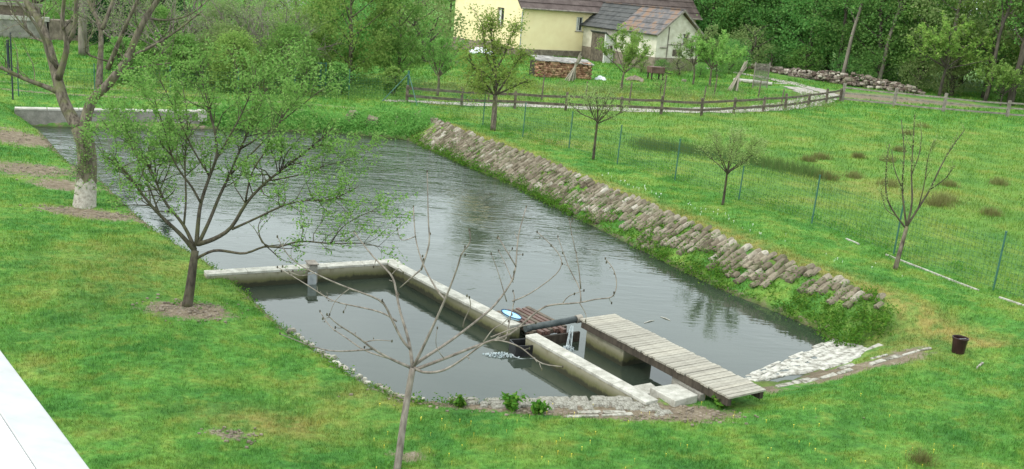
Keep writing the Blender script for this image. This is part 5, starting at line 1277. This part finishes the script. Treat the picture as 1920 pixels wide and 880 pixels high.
small_tree('orchard_tree', (-4.83, 56.47), 3.4, 1.2, .07, .8, 9, 130, 16, .11, M['leaf_mid'], M['bark'], 'small rounded green tree just beyond the wooden fence, left of the cherry tree', 3, .55)
small_tree('orchard_tree', (6.65, 68.28), 3.9, 1.3, .08, 1.0, 10, 150, 17, .14, M['leaf_lime'], M['bark'], 'bright green small tree with two thin stems in front of the outbuilding', 4, .7)
small_tree('orchard_tree', (14.1, 76.5), 4.1, 1.5, .08, 1.25, 11, 190, 16, .15, M['leaf_lime'], M['bark'], 'wide yellow green tree right of the outbuilding gable', 5, .75)
small_tree('orchard_tree', (13.0, 77.5), 4.6, 1.6, .07, .7, 9, 120, 14, .14, M['leaf_olive'], M['bark'], 'slim olive green tree standing close to the outbuilding gable', 6, .6)
small_tree('orchard_tree', (9.0, 66.0), 1.5, .6, .03, .8, 6, 40, 3, .07, M['leaf_bud'], M['bark'], 'tiny leafless bush in the grass beyond the gravel track', 7, .35)
bushy('orchard_tree', (-10.2, 58.5), 7.4, 5.4, .9, M['leaf_lime'], 15000, .15, 'large round yellow green tree in front of the hedge, top centre left', 8)
bushy('orchard_tree', (-7.6, 60.5), 5.6, 3.4, .4, M['leaf_mid'], 7500, .15, 'mid green tree growing against the right side of the large round one', 9)
bare_spots = [(-19.6, 55.0, 5.5, 'grey twiggy orchard tree behind the far wall, leftmost of the bare ones'), (-16.2, 58.0, 5.0, 'low spreading grey twiggy orchard tree behind the far wall'), (-13.6, 55.5, 4.8, 'brown twiggy orchard tree left of the green wire gate'), (-19.0, 64.5, 6.0, 'tall grey twiggy tree in the back of the orchard'), (-24.5, 60.0, 5.5, 'twiggy tree seen between the forks of the pruned old tree')]
for i, (x, y, h_, lb) in enumerate(bare_spots):
    small_tree('orchard_tree', (x, y), h_, 1.3, .11, 1.3, 12, 330, 4, .10, M['leaf_olive'], M['bark_bare'], lb, 20+i, 1.0, up=.15)
gs = [(-20.5, 51.0, 2.2, 'leaf_mid', 'low green bush between the two trunks of the pruned old tree'), (-16.2, 54.5, 3.2, 'leaf_olive', 'olive green bush in the middle of the orchard'), (-20.8, 57.5, 3.6, 'leaf_mid', 'green bush behind the right limbs of the pruned old tree'), (-9.9, 53.6, 1.6, 'leaf_mid', 'low green bush under the large yellow green tree'), (-13.2, 58.8, 4.2, 'leaf_lime', 'fresh green tree behind the wire gate'), (-18.2, 60.5, 4.0, 'leaf_olive', 'olive green tree at the left of the orchard'), (-7.2, 55.2, 1.5, 'leaf_lime', 'low light green bush beside the braced corner post'), (-14.8, 51.4, 3.0, 'leaf_lime', 'light green bush behind the leafy apple tree'), (-12.4, 52.8, 3.4, 'leaf_mid', 'green bush left of the wire gate'), (-17.8, 52.2, 2.6, 'leaf_mid', 'low green bush behind the far concrete wall'), (-11.8, 60.5, 5.2, 'leaf_mid', 'mid green tree left of the large yellow green tree'), (-14.6, 64.0, 6.0, 'leaf_lime', 'loose light green tree at the back of the orchard')]
for i, (x, y, h_, mt, lb) in enumerate(gs):
    bushy('orchard_tree', (x, y), h_, h_*.85, .25, M[mt], int(2300*h_), .12, lb, 40+i)
small_tree('blossom_tree', (-17.0, 76.0), 7.5, 2.2, .12, .9, 12, 260, 10, .17, M['blossom'], M['bark_far'], 'dark tree with white blossom in the background at the top left', 60, 1.0)

# -- trees of the wood and the background: five crowns, copied
def forest_proto(seed, h_, w_, base, mat, bark, nleaf=9000, leaf=.24, low=True):
    g = np.random.default_rng(seed); t = empty('forest_tree', (0, 0, -500))
    tr = np.array([(0, 0, -.3, .26), (.1, .05, h_*.3, .2), (g.normal()*.3, g.normal()*.3, h_*.65, .13), (g.normal()*.5, g.normal()*.5, h_*.95, .04)])
    limbs = []
    for i in range(11):
        f = .22+.065*i; p = np.array([np.interp(f, (0, .3, .65, .95), tr[:, k_]) for k_ in range(3)]); a = 2.4*i+g.random()
        d = np.array([math.cos(a), math.sin(a), .55]); ln = w_*.5*(1.1-f*.6); P = [p, p+d*ln*.5+g.normal(size=3)*.15, p+d*ln+np.array([0, 0, .3])]
        limbs.append(np.column_stack([np.array(P), (.08, .05, .015)]))
    limbs_mesh('trunk', [tr]+limbs, bark, t, 6)
    K = 95; ph = g.random(K)*6.28; zz = base+(h_-base)*g.random(K)**.9; prof = np.sin(np.clip((zz-base)/(h_-base), .04, .97)*math.pi)**.55*.5*w_
    rr_ = prof*(.45+.55*g.random(K)**.5); cc_ = np.column_stack([np.cos(ph)*rr_, np.sin(ph)*rr_, zz]); k_ = g.integers(0, K, nleaf); sz = (.35+.45*g.random(K))[k_][:, None]*w_/8
    C_ = cc_[k_]+g.normal(size=(nleaf, 3))*sz*np.array([1.25, 1.25, .65])
    leaf_obj('crown', C_, leaf, mat, t, g, aspect=.7, up=.6); return t
protos = [forest_proto(1, 13, 8, .8, M['leaf_mid'], M['bark_far']), forest_proto(2, 15, 9, 2.5, M['leaf_dark'], M['bark_far']), forest_proto(3, 12, 7, .6, M['leaf_dark'], M['bark_far']),
          forest_proto(4, 14, 8, 1.5, M['leaf_lime'], M['bark_far'], 7500), forest_proto(5, 13, 8, 2.0, M['leaf_olive'], M['bark_pale'], 6500)]
shr = [forest_proto(11, 3.2, 4.2, .1, M['leaf_mid'], M['bark_far'], 3600, .17), forest_proto(12, 4.0, 4.4, .1, M['leaf_dark'], M['bark_far'], 3600, .18), forest_proto(13, 4.6, 5, .2, M['leaf_olive'], M['bark_far'], 3200, .17)]
first = set()
def put(src, x, y, s, rz, label, group, name='forest_tree', cat='tree'):
    if id(src) not in first: first.add(id(src)); o = src; o.location = (x, y, -.25); o.rotation_euler = (0, 0, rz); o.scale = (s, s, s)
    else: o = dup(src, (x, y, -.25), rz, s)
    o.name = name; tag(o, label, cat, group); return o
g = random.Random(99)
KIND = ['broad mid green tree', 'tall dark green tree', 'narrow dark green tree', 'fresh light green tree', 'thin olive green tree']
SK = ['bushy mid green shrub', 'dark green shrub', 'olive green shrub']
EL = [' nearest the outbuilding gable', ' second from the outbuilding gable', ' behind the far end of the rubble heap', ' left of the two pale leaning trunks', ' between the two pale leaning trunks', ' above the right end of the rubble heap', ' just right of the rubble heap', ' behind the small orange tinted tree', ' behind the middle of the grey fence', ' left of the thick gnarled trunk', ' right of the thick gnarled trunk', ' at the far right corner of the wood']
edge_f = [(19.5, 107.5), (22.8, 106), (25.6, 103), (28.0, 99.5), (30.2, 95.5), (32.2, 92), (35.0, 89.3), (37.2, 87), (39.6, 84.5), (42.4, 83), (45.4, 81.5), (49, 80.5)]
for i, (x, y) in enumerate(edge_f):
    k_ = [1, 0, 1, 2, 1, 2, 0, 4, 3, 4, 0, 0][i]; put(protos[k_], x+g.uniform(-.5, .5), y+g.uniform(1, 2.5), g.uniform(.8, 1.0), g.uniform(0, 6.28), KIND[k_]+EL[i], 'trees along the front edge of the wood')
for i, (x, y) in enumerate(edge_f):
    k_ = [1, 1, 1, 0, 1, 1, 2, 2, 0, 2, 0, 2][i]
    put(shr[k_], x-.2+g.uniform(-.6, .6), y-.2+g.uniform(-.6, .4), g.uniform(.55, .95), g.uniform(0, 6.28), SK[k_]+' at the wood foot'+EL[i], 'shrubs at the foot of the wood', 'shrub', 'shrub')
for rowi in range(3):
    for i in range(13):
        f = i/12; x = 17+f*42+g.uniform(-1, 1)+rowi*2.5; y = 112-f*26+rowi*6.5+g.uniform(-1, 1)
        k_ = g.choice([0, 1, 1, 2, 0, 1]); put(protos[k_], x, y, g.uniform(.85, 1.05), g.uniform(0, 6.28), KIND[k_]+' deep inside the wood behind the front row', KIND[k_]+'s deep inside the wood')
for i in range(34):                                   # long belt behind the houses
    x = -75+i*3.6+g.uniform(-1, 1); y = 128+g.uniform(-4, 6)-abs(x)*.12; k_ = g.choice([0, 1, 2, 0, 3, 1]); put(protos[k_], x, y, g.uniform(.62, .85), g.uniform(0, 6.28), KIND[k_]+' in the belt behind the yellow house', KIND[k_]+'s in the belt behind the house')
for i in range(12):
    x = -72+i*5.2+g.uniform(-1, 1); y = 98+g.uniform(-4, 6)-max(0, -x-30)*.25; k_ = g.choice([0, 3, 2, 4, 3, 1])
    if x > -9: continue
    put(protos[k_], x, y, g.uniform(.5, .68), g.uniform(0, 6.28), KIND[k_]+' behind the orchard at the upper left', KIND[k_]+'s behind the orchard')
for i in range(13):
    x = -40+i*2.9+g.uniform(-.8, .8); y = 80+g.uniform(-4, 5); k_ = g.choice([0, 2, 0, 1])
    if x > -7: continue
    put(shr[k_], x, y, g.uniform(.8, 1.15), g.uniform(0, 6.28), SK[k_]+' in the hedge behind the orchard', SK[k_]+'s in the hedge behind the orchard', 'shrub', 'shrub')
BSH = [' against the left corner of the yellow house', ' just left of the yellow gable wall', ' farther left of the yellow gable wall', ' in front of the belt, left of the yellow house', ' right of the outbuilding', ' behind the outbuilding at right', ' at the right corner of the outbuilding', ' under the hatch of the outbuilding gable', ' below the middle of the outbuilding gable', ' below the window of the outbuilding gable', ' below the right corner of the outbuilding gable', ' below the left corner of the outbuilding gable']
for i, (x, y, s) in enumerate([(-9.5, 98, .9), (-8.8, 92, .55), (-12, 90, .8), (-10.5, 85, .6), (19.5, 96, .7), (21.5, 99, .9), (18.6, 92, .45), (11.4, 84.5, .32), (13.0, 84.8, .36), (14.8, 85.5, .33), (16.4, 86.5, .4), (9.8, 85.0, .28)]):
    k_ = i % 3; put(shr[k_], x, y, s, i*1.3, SK[k_]+BSH[i], 'shrubs round the houses', 'shrub', 'shrub')
# distinct trunks at the wood edge
def leaning(x, y, h_, r_, lean, label, mat, seed):
    g_ = np.random.default_rng(seed); e = empty('bare_trunk_tree', (x, y, -.25), 0, label, 'tree')
    P = [(lean*f*f*h_*.5+lean*f*h_*.6, 0, h_*f) for f in np.linspace(0, 1, 7)]
    tr = np.column_stack([np.array(P)+np.concatenate([[[0, 0, 0]], g_.normal(size=(6, 3))*.06]), np.linspace(r_, r_*.4, 7)]); limbs_mesh('trunk', [tr], mat, e, 8)
    tw = twigs_from([tr], 16, 3.2, g_, .7, .8, .35, 6); tw = [np.column_stack([q[:, :3], np.linspace(r_*.35, .03, 6)]) for q in tw]; limbs_mesh('limbs', tw, mat, e, 5)
    t2 = twigs_from(tw, 140, 1.2, g_, .3, .9, .2); twig_mesh('twigs', t2, mat, e); leaf_obj('crown', along(t2, 12, g_, .2), .22, M['leaf_mid'], e, g_, aspect=.7)
leaning(29.0, 92.6, 13, .19, .13, 'slender pale leaning trunk rising behind the rubble heap, the left one of two', M['bark_pale'], 1)
leaning(31.9, 91.2, 13, .20, .14, 'slender pale leaning trunk rising behind the rubble heap, the right one of two', M['bark_pale'], 2)
leaning(37.5, 82.0, 12, .17, .06, 'dark straight trunk at the wood edge behind the grey fence', M['bark_far'], 3)
leaning(39.3, 81.4, 11, .30, .05, 'stout dark trunk at the wood edge behind the grey fence', M['bark_far'], 4)
leaning(43.2, 80.0, 13, .36, .11, 'thick gnarled trunk with forked limbs at the far right wood edge', M['bark'], 5)
leaning(41.3, 81.5, 11, .12, .12, 'thin dark trunk between the stout and the thick gnarled one', M['bark_far'], 6)
small_tree('understorey_tree', (34.6, 84.0), 6.5, 2.6, .12, 1.4, 10, 150, 14, .24, M['leaf_cherry'], M['bark_far'], 'small tree with orange tinted young leaves leaning out of the wood', 77, 1.3)
small_tree('understorey_tree', (38.0, 80.2), 3.6, 1.0, .06, 1.2, 9, 110, 14, .19, M['leaf_lime'], M['bark_far'], 'light green bush at the wood edge behind the grey fence', 78, .8)
small_tree('understorey_tree', (44.6, 78.2), 4.2, 1.0, .06, 1.2, 9, 130, 14, .19, M['leaf_mid'], M['bark_far'], 'green bush at the far right behind the end of the grey fence', 79, .8)
# conifers behind the old pruned tree
def conifer(x, y, h_, label, seed):
    g_ = np.random.default_rng(seed); e = empty('conifer', (x, y, -.25), 0, label, 'tree'); limbs_mesh('trunk', [[(0, 0, 0, .22), (0, 0, h_*.5, .15), (0, 0, h_, .03)]], M['bark_far'], e, 7)
    n_ = 15000; z = .05+.95*g_.random(n_)**1.2; tier = .82+.3*np.abs(np.sin(z*h_*2.6)); a = g_.random(n_)*6.28; R_ = (1-z)*2.2*tier*(.35+.65*g_.random(n_)**.5)
    leaf_obj('crown', np.column_stack([np.cos(a)*R_, np.sin(a)*R_, .4+z*h_-R_*.25]), .17, M['leaf_conifer'], e, g_, aspect=.4)
conifer(-27.8, 68.5, 12, 'dark conifer seen through the forks of the pruned old tree, left one', 1)
conifer(-25.4, 70.5, 13, 'dark conifer seen through the forks of the pruned old tree, right one', 2)
conifer(-30.8, 73.0, 11, 'dark conifer beside the old masonry wall at the far left', 3)
leaning(-28.0, 63.5, 11, .30, .02, 'pale straight trunk standing in front of the dark conifers', M['bark_pale'], 9)

# ------------------------------------------------------------------ weeds, rushes, grass, flowers
rg = np.random.default_rng(202)
def weed_cloud(n, pos_fn, size, name, mat, label, hgt=.16):
    """small leafy shoots joined into one ground cover"""
    Cs = []
    for _ in range(n):
        x, y, z, r_, h_ = pos_fn()
        k_ = int(26*r_/.2); q = rg.normal(size=(k_, 3))*np.array([r_*.5, r_*.5, h_*.35])+np.array([x, y, z+h_*.5]); Cs.append(q)
    o = leaf_obj(name, np.concatenate(Cs), size, mat, None, rg, aspect=.42, up=1.5); tag(o, label, 'weeds', kind='stuff'); return o
u0_, u1_ = -44.6, uend+.3
def bankpos():
    while True:
        f = rg.random(); u = u0_+(u1_-u0_)*f; v = rg.random()**(1.5 if f < .6 else .95)
        patch = math.sin(u*2.1)+math.sin(u*.83+1)+.6*math.sin(u*5.1+v*4)
        p_keep = (.95 if v < .22 else (.16+.75*float(sstep(.30, .9, f))*(1.05-v)))*(1 if patch > -.3 else .5)
        if rg.random() < p_keep: break
    q = we_q(u)+v*1.3; p = dv*u+nv*q; return p[0], p[1], -1.05+.85*min(v, 1), .13+.10*rg.random(), .10+.16*rg.random()*(1.3-v)
weed_cloud(1150, bankpos, .075, 'bank_weeds', M['weed'], 'leafy weeds growing over the foot of the stone bank')
def cornerpos():
    x = 7.2+1.5*rg.random(); y = 21.2+1.6*rg.random(); return x, y, gz(x, y)-.02, .14, .10+.1*rg.random()
weed_cloud(120, cornerpos, .07, 'corner_weeds', M['weed'], 'weeds over the near end of the stone bank above the apron')
def farpos():
    while True:
        x = -13.8+9.6*rg.random(); y = 43.6+(x+13.8)*.16+1.8*rg.random()
        if 0 < float(pond_dist(np.array([x]), np.array([y]), POND)[0]) < 2.2: break
    return x, y, gz(x, y), .2+.2*rg.random(), .25+.45*rg.random()
weed_cloud(430, farpos, .11, 'far_bank_weeds', M['leaf_mid'], 'rank green and brown weeds covering the far end bank of the pond')
LB = np.array(POND[19:33])
def leftpos():
    t_ = rg.random()*(len(LB)-1); i = int(t_); f = t_-i; p = LB[i]*(1-f)+LB[i+1]*f; n_ = LB[i+1]-LB[i]; n_ = np.array([n_[1], -n_[0]])/np.linalg.norm(n_)
    s = -(.05+.28*rg.random()); q = p+n_*s
    if float(pond_dist(np.array([q[0]]), np.array([q[1]]), POND)[0]) < 0: q = p-n_*s
    return q[0], q[1], gz(*q)-.03, .09, .07+.12*rg.random()
weed_cloud(330, leftpos, .055, 'shore_weeds', M['weed'], 'fringe of grass and weeds along the left shore of the pond')
def fencepos():
    t_ = rg.random()*(len(FP)-1); i = int(t_); f = t_-i; a = np.array(FP[i])*(1-f)+np.array(FP[i+1])*f
    return a[0]+rg.normal()*.5+.5, a[1]+rg.normal()*.5, gz(*a), .2, .12+.12*rg.random()
def gardenpos():
    x = -6+28*rg.random(); y = 57+.35*max(x, 0)+rg.random()*12; return x, y, gz(x, y), .25+.3*rg.random(), .2+.35*rg.random()
weed_cloud(150, gardenpos, .13, 'garden_weeds', M['leaf_olive'], 'clumps of tall weeds and brown stalks in the garden beyond the gravel track')
def orchpos():
    x = -23+17*rg.random(); y = 49.5+.15*(x+23)+rg.random()**1.3*9; return x, y, gz(x, y), .25+.3*rg.random(), .2+.45*rg.random()
weed_cloud(230, orchpos, .12, 'orchard_weeds', M['leaf_mid'], 'tall weeds and nettles growing under the orchard trees')
def jointpos():
    f = rg.random(); u = u0_+(u1_-u0_)*f; v = .2+.8*rg.random(); q = we_q(u)+v*1.3; p = dv*u+nv*q; return p[0], p[1], -1.0+.85*v, .06, .05+.05*rg.random()
weed_cloud(650, jointpos, .045, 'joint_weeds', M['weed'], 'small weeds growing in the joints of the stone bank')
weed_cloud(160, fencepos, .07, 'fence_weeds', M['weed'], 'taller weeds along the foot of the wire fence')
def plant(x, y, r_, h_, n_, label, seed, mat='weed', size=.10):
    g_ = np.random.default_rng(seed); e = empty('leafy_plant', (x, y, gz(x, y)), 0, label, 'plant'); tw = twigs_from([[(0, 0, 0, .01), (0, 0, h_*.4, .01)]], n_, r_*1.3, g_, .9, 1.3, 0, 4, .05)
    twig_mesh('stems', tw, M['weed'], e); leaf_obj('foliage', along(tw, 16, g_, .03, .2), size, M[mat], e, g_, aspect=.55, up=1.5)
plant(-.62, 15.72, .12, .12, 9, 'small leafy weed at the kerb in front of the basin, left one', 1)
plant(.22, 15.72, .20, .15, 20, 'biggest leafy plant at the kerb in front of the basin, middle one', 2)
plant(.66, 15.62, .16, .12, 13, 'low leafy weed at the kerb in front of the basin, right one', 3)
plant(3.95, 16.55, .14, .2, 10, 'small green weed beside the step at the foot of the footbridge', 4)
# crumbly clods and litter on the bare soil
b = MB()
for cx_, cy_, rx_, ry_, n_ in ((-6.45, 19.2, .85, .5, 260), (-11.6, 26.4, 1.5, .5, 200), (-18.3, 36.2, 1.8, 1.2, 160), (-15.6, 31.2, 1.8, 1.2, 160), (-3.95, 13.7, .4, .22, 60), (.9, 15.75, 2.2, .22, 260), (3.1, 16.15, 1.1, .3, 120), (7.2, 19.1, 1.8, .3, 0)):
    for _ in range(n_):
        x = cx_+rg.normal()*rx_*.6; y = cy_+rg.normal()*ry_*.6; s_ = .018+.035*rg.random()**2
        if float(pond_dist(np.array([x]), np.array([y]), POND)[0]) < .15: continue
        P_, Q_, T_ = rock_mesh(int(rg.integers(800, 830)), s_*1.3, s_, s_*.7); b.add(P_+np.array((x, y, gz(x, y)+s_*.2)), Q_, T_)
tag(b.build('soil_clods', M['plinth']), 'crumbly clods and litter on the bare soil patches', 'soil', kind='stuff')
# rush clumps in the meadow
def blades(P, H_, W_, rng, lean=.35):
    n_ = len(P); a = rng.random(n_)*6.28; d = np.column_stack([np.cos(a), np.sin(a)]); ln = lean*rng.random(n_)
    a2 = rng.random(n_)*6.28
    s_ = np.column_stack([np.cos(a2), np.sin(a2), np.zeros(n_)])*(W_/2)[:, None]
    tip = P+np.column_stack([d*(ln*H_)[:, None], H_*np.sqrt(1-.6*ln**2)])
    return np.stack([P-s_, P+s_, tip], 1).reshape(-1, 3), np.arange(3*n_).reshape(-1, 3)
def tuft(x, y, r_, h_, label, mat, seed, n_=420):
    g_ = np.random.default_rng(seed); q = g_.normal(size=(n_, 2))*r_*.42; P = np.column_stack([q, np.full(n_, -.02)])
    V, F = blades(P, h_*(.5+.6*g_.random(n_)), np.full(n_, .016), g_, .7); o = link_mesh('rush_clump', np_mesh('rush_clump', V, F), mat); o.location = (x, y, gz(x, y)); tag(o, label, 'rush clump', 'rush clumps in the meadow', 'stuff') if False else tag(o, label, 'rush clump', 'rush clumps in the meadow'); return o
RC = [(13.4, 43.9, .5), (15.4, 45.0, .35), (16.6, 44.6, .4), (12.2, 38.9, .55), (13.5, 39.6, .4), (14.4, 38.2, .5), (15.6, 35.8, .6), (15.0, 34.9, .5), (21.5, 55.5, .4), (12.6, 43.0, .35), (18.5, 48.5, .35), (24, 60, .45), (17.3, 39.5, .4), (19.8, 40.6, .45), (16.4, 33.8, .4)]
RL = ['at the right end of the dark rush band', 'in mid meadow, left of a larger one', 'in mid meadow, above the vase shaped sapling', 'just above a fence post, behind the rush band', 'near the end of the rush band', 'in the open, right of the rush band', 'large and brown, right beside the vase shaped sapling', 'low, below the large one by the sapling', 'small and far, below the wooden fence', 'at the top of the rush band', 'small, high in the meadow', 'highest and farthest in the meadow', 'behind the crown of the vase shaped sapling', 'right of the crown of the vase shaped sapling', 'between the sapling and the last fence post']
for i, (x, y, r_) in enumerate(RC): tuft(x, y, r_, .26+.25*r_, 'clump of dry brown rushes '+RL[i], M['rush'], 300+i)
def tuft2(x, y, label):
    g_ = np.random.default_rng(77); q = g_.normal(size=(260, 2))*.09; V, F = blades(np.column_stack([q, np.full(260, -.02)]), .16+.16*g_.random(260), np.full(260, .009), g_, 1.1)
    o = link_mesh('grass_tuft', np_mesh('grass_tuft', V, F), M['rush']); o.location = (x, y, gz(x, y)); tag(o, label, 'grass tuft')
tuft2(6.55, 14.15, 'pale dry grass tuft in the lawn near the lower right corner')
bases = [LIMBS[k_][0] for k_ in ('apple', 'bare', 'big', 'sapling', 'cherry')]+[(6.8, 31.98, 0), (2.96, 38.89, 0)]
def basepos():
    b_ = bases[int(rg.integers(len(bases)))]; a = rg.random()*6.28; r_ = .10+.18*rg.random(); x = b_[0]+r_*math.cos(a)*1.3; y = b_[1]+r_*math.sin(a); return x, y, gz(x, y)-.02, .06, .05+.08*rg.random()
weed_cloud(110, basepos, .045, 'trunk_foot_weeds', M['weed'], 'longer grass and weeds round the feet of the young trees')
P = []
for _ in range(6000):
    f = rg.random(); x = 5.2+f*6.9+rg.normal()*.35; y = 43.7-f*4.6+.9*math.sin(f*3.1)+rg.normal()*.75; P.append((x, y, -.22))
P = np.array(P); V, F = blades(P, .22+.3*rg.random(len(P)), np.full(len(P), .015), rg, .5)
tag(link_mesh('rush_band', np_mesh('rush_band', V, F), M['rush_green']), 'dark band of rushes crossing the meadow behind the round topped young tree', 'rushes', kind='stuff')

def grass(name, n_, y0, y1, label, keepf, hb, wb, seed, lean=.7):
    g_ = np.random.default_rng(seed); y = y0*(y1/y0)**g_.random(n_); x = (g_.random(n_)*1.16-.58)*y*1.0; ex_ = g_.random(n_) < .22; sd_ = np.where(g_.random(n_) < .5, -1, 1); x = np.where(ex_, sd_*(.56*y+(3.5+.12*y)*g_.random(n_)), x)
    d = pond_dist(x, y, POND); k_ = (d > .10) & (x < 14.5+.5*y)
    q = x*.88+y*.47
    k_ &= ~((q > 16.4) & (q < 18.1) & (y > 21.6) & (y < 46.5) & (d < 1.45))     # stone bank
    pa = (np.column_stack([x, y])-A0) @ np.column_stack([t_ap, n_ap]); k_ &= ~((pa[:, 0] > -.1) & (pa[:, 0] < 4.2) & (pa[:, 1] > -.3) & (pa[:, 1] < 1.15) & (d < 1.3))
    pb = (np.column_stack([x, y])-bs) @ np.column_stack([bd, bn]); k_ &= ~((pb[:, 0] > 0) & (pb[:, 0] < BL+.03) & (np.abs(pb[:, 1]) < .48))
    k_ &= ~((x > 2.4) & (x < 3.8) & (y > 16.3) & (y < 17.9) & (d < .7))
    so_ = soil_f(x, y, d); k_ &= g_.random(n_) > np.clip((so_-.30)*1.9, 0, .97)
    k_ &= keepf(x, y); x = x[k_]; y = y[k_]; d = d[k_]; sc = (y/15)
    P = np.column_stack([x, y, height(x, y)-.005])
    va = .7+.6*np.sin(x*1.7+np.sin(y*1.3)*2)*np.sin(y*1.1+x*.6)*.5+.2
    H_ = hb*sc**.35*(.5+.8*g_.random(len(x)))*np.clip(va, .5, 1.5); V, F = blades(P, H_, wb*sc*(.7+.6*g_.random(len(x))), g_, lean)
    me = np_mesh(name, V, F)
    for nm, val in (('dry', dry_f(x, y, d)), ('meadow', meadow_f(x, y)), ('soil', x*0)):
        at = me.attributes.new(nm, 'FLOAT', 'POINT'); at.data.foreach_set('value', np.repeat(val, 3).astype(np.float32))
    o = link_mesh(name, me, M['blade']); tag(o, label, 'grass', kind='stuff'); return o
t_ap = t if False else (A1-A0)/np.linalg.norm(A1-A0); n_ap = np.array([t_ap[1], -t_ap[0]])
grass('lawn_grass', 800000, 10.6, 48, 'short green grass of the lawns round the pond', lambda x, y: meadow_f(x, y) < .5, .062, .0085, 1)
grass('garden_grass', 170000, 47, 100, 'uneven grass of the orchard and garden beyond the gravel track', lambda x, y: (meadow_f(x, y) < .5) & (soil_f(x, y, 9.) < .3), .13, .010, 3, 1.0)
grass('meadow_grass', 330000, 22, 95, 'rough taller grass of the meadow beyond the wire fence', lambda x, y: meadow_f(x, y) >= .5, .10, .009, 2)
# flowers
def flowers(name, n_, fn, size, mat, label):
    b = MB()
    for _ in range(n_):
        x, y = fn(); z = gz(x, y)+.05+.03*rg.random(); s = size*(y/16)*(.6+.6*rg.random())
        b.tube([(x, y, z-.06), (x, y, z)], [s*.12, s*.12], 3, False); b.lathe([(s*.2, -s*.1), (s*.5, 0), (0, s*.2)], (x, y, z), 6)
    tag(b.build(name, mat), label, 'flowers', kind='stuff')
flowers('dandelions', 130, lambda: (rg.uniform(-2, 7.5), rg.uniform(12.5, 17) if rg.random() < .7 else rg.uniform(12.5, 15)), .022, M['dandelion'], 'scattered yellow dandelions in the near lawn')
def fb():
    f = rg.random(); return 2.6+f*7.2+rg.normal()*.25, 36.5-f*12.5+rg.normal()*.3
flowers('daisies', 50, fb, .022, M['daisy'], 'scattered small white flowers in the grass strip above the stone bank')
for p_ in protos+shr:
    if p_.location.z < -400: bpy.data.objects.remove(p_)
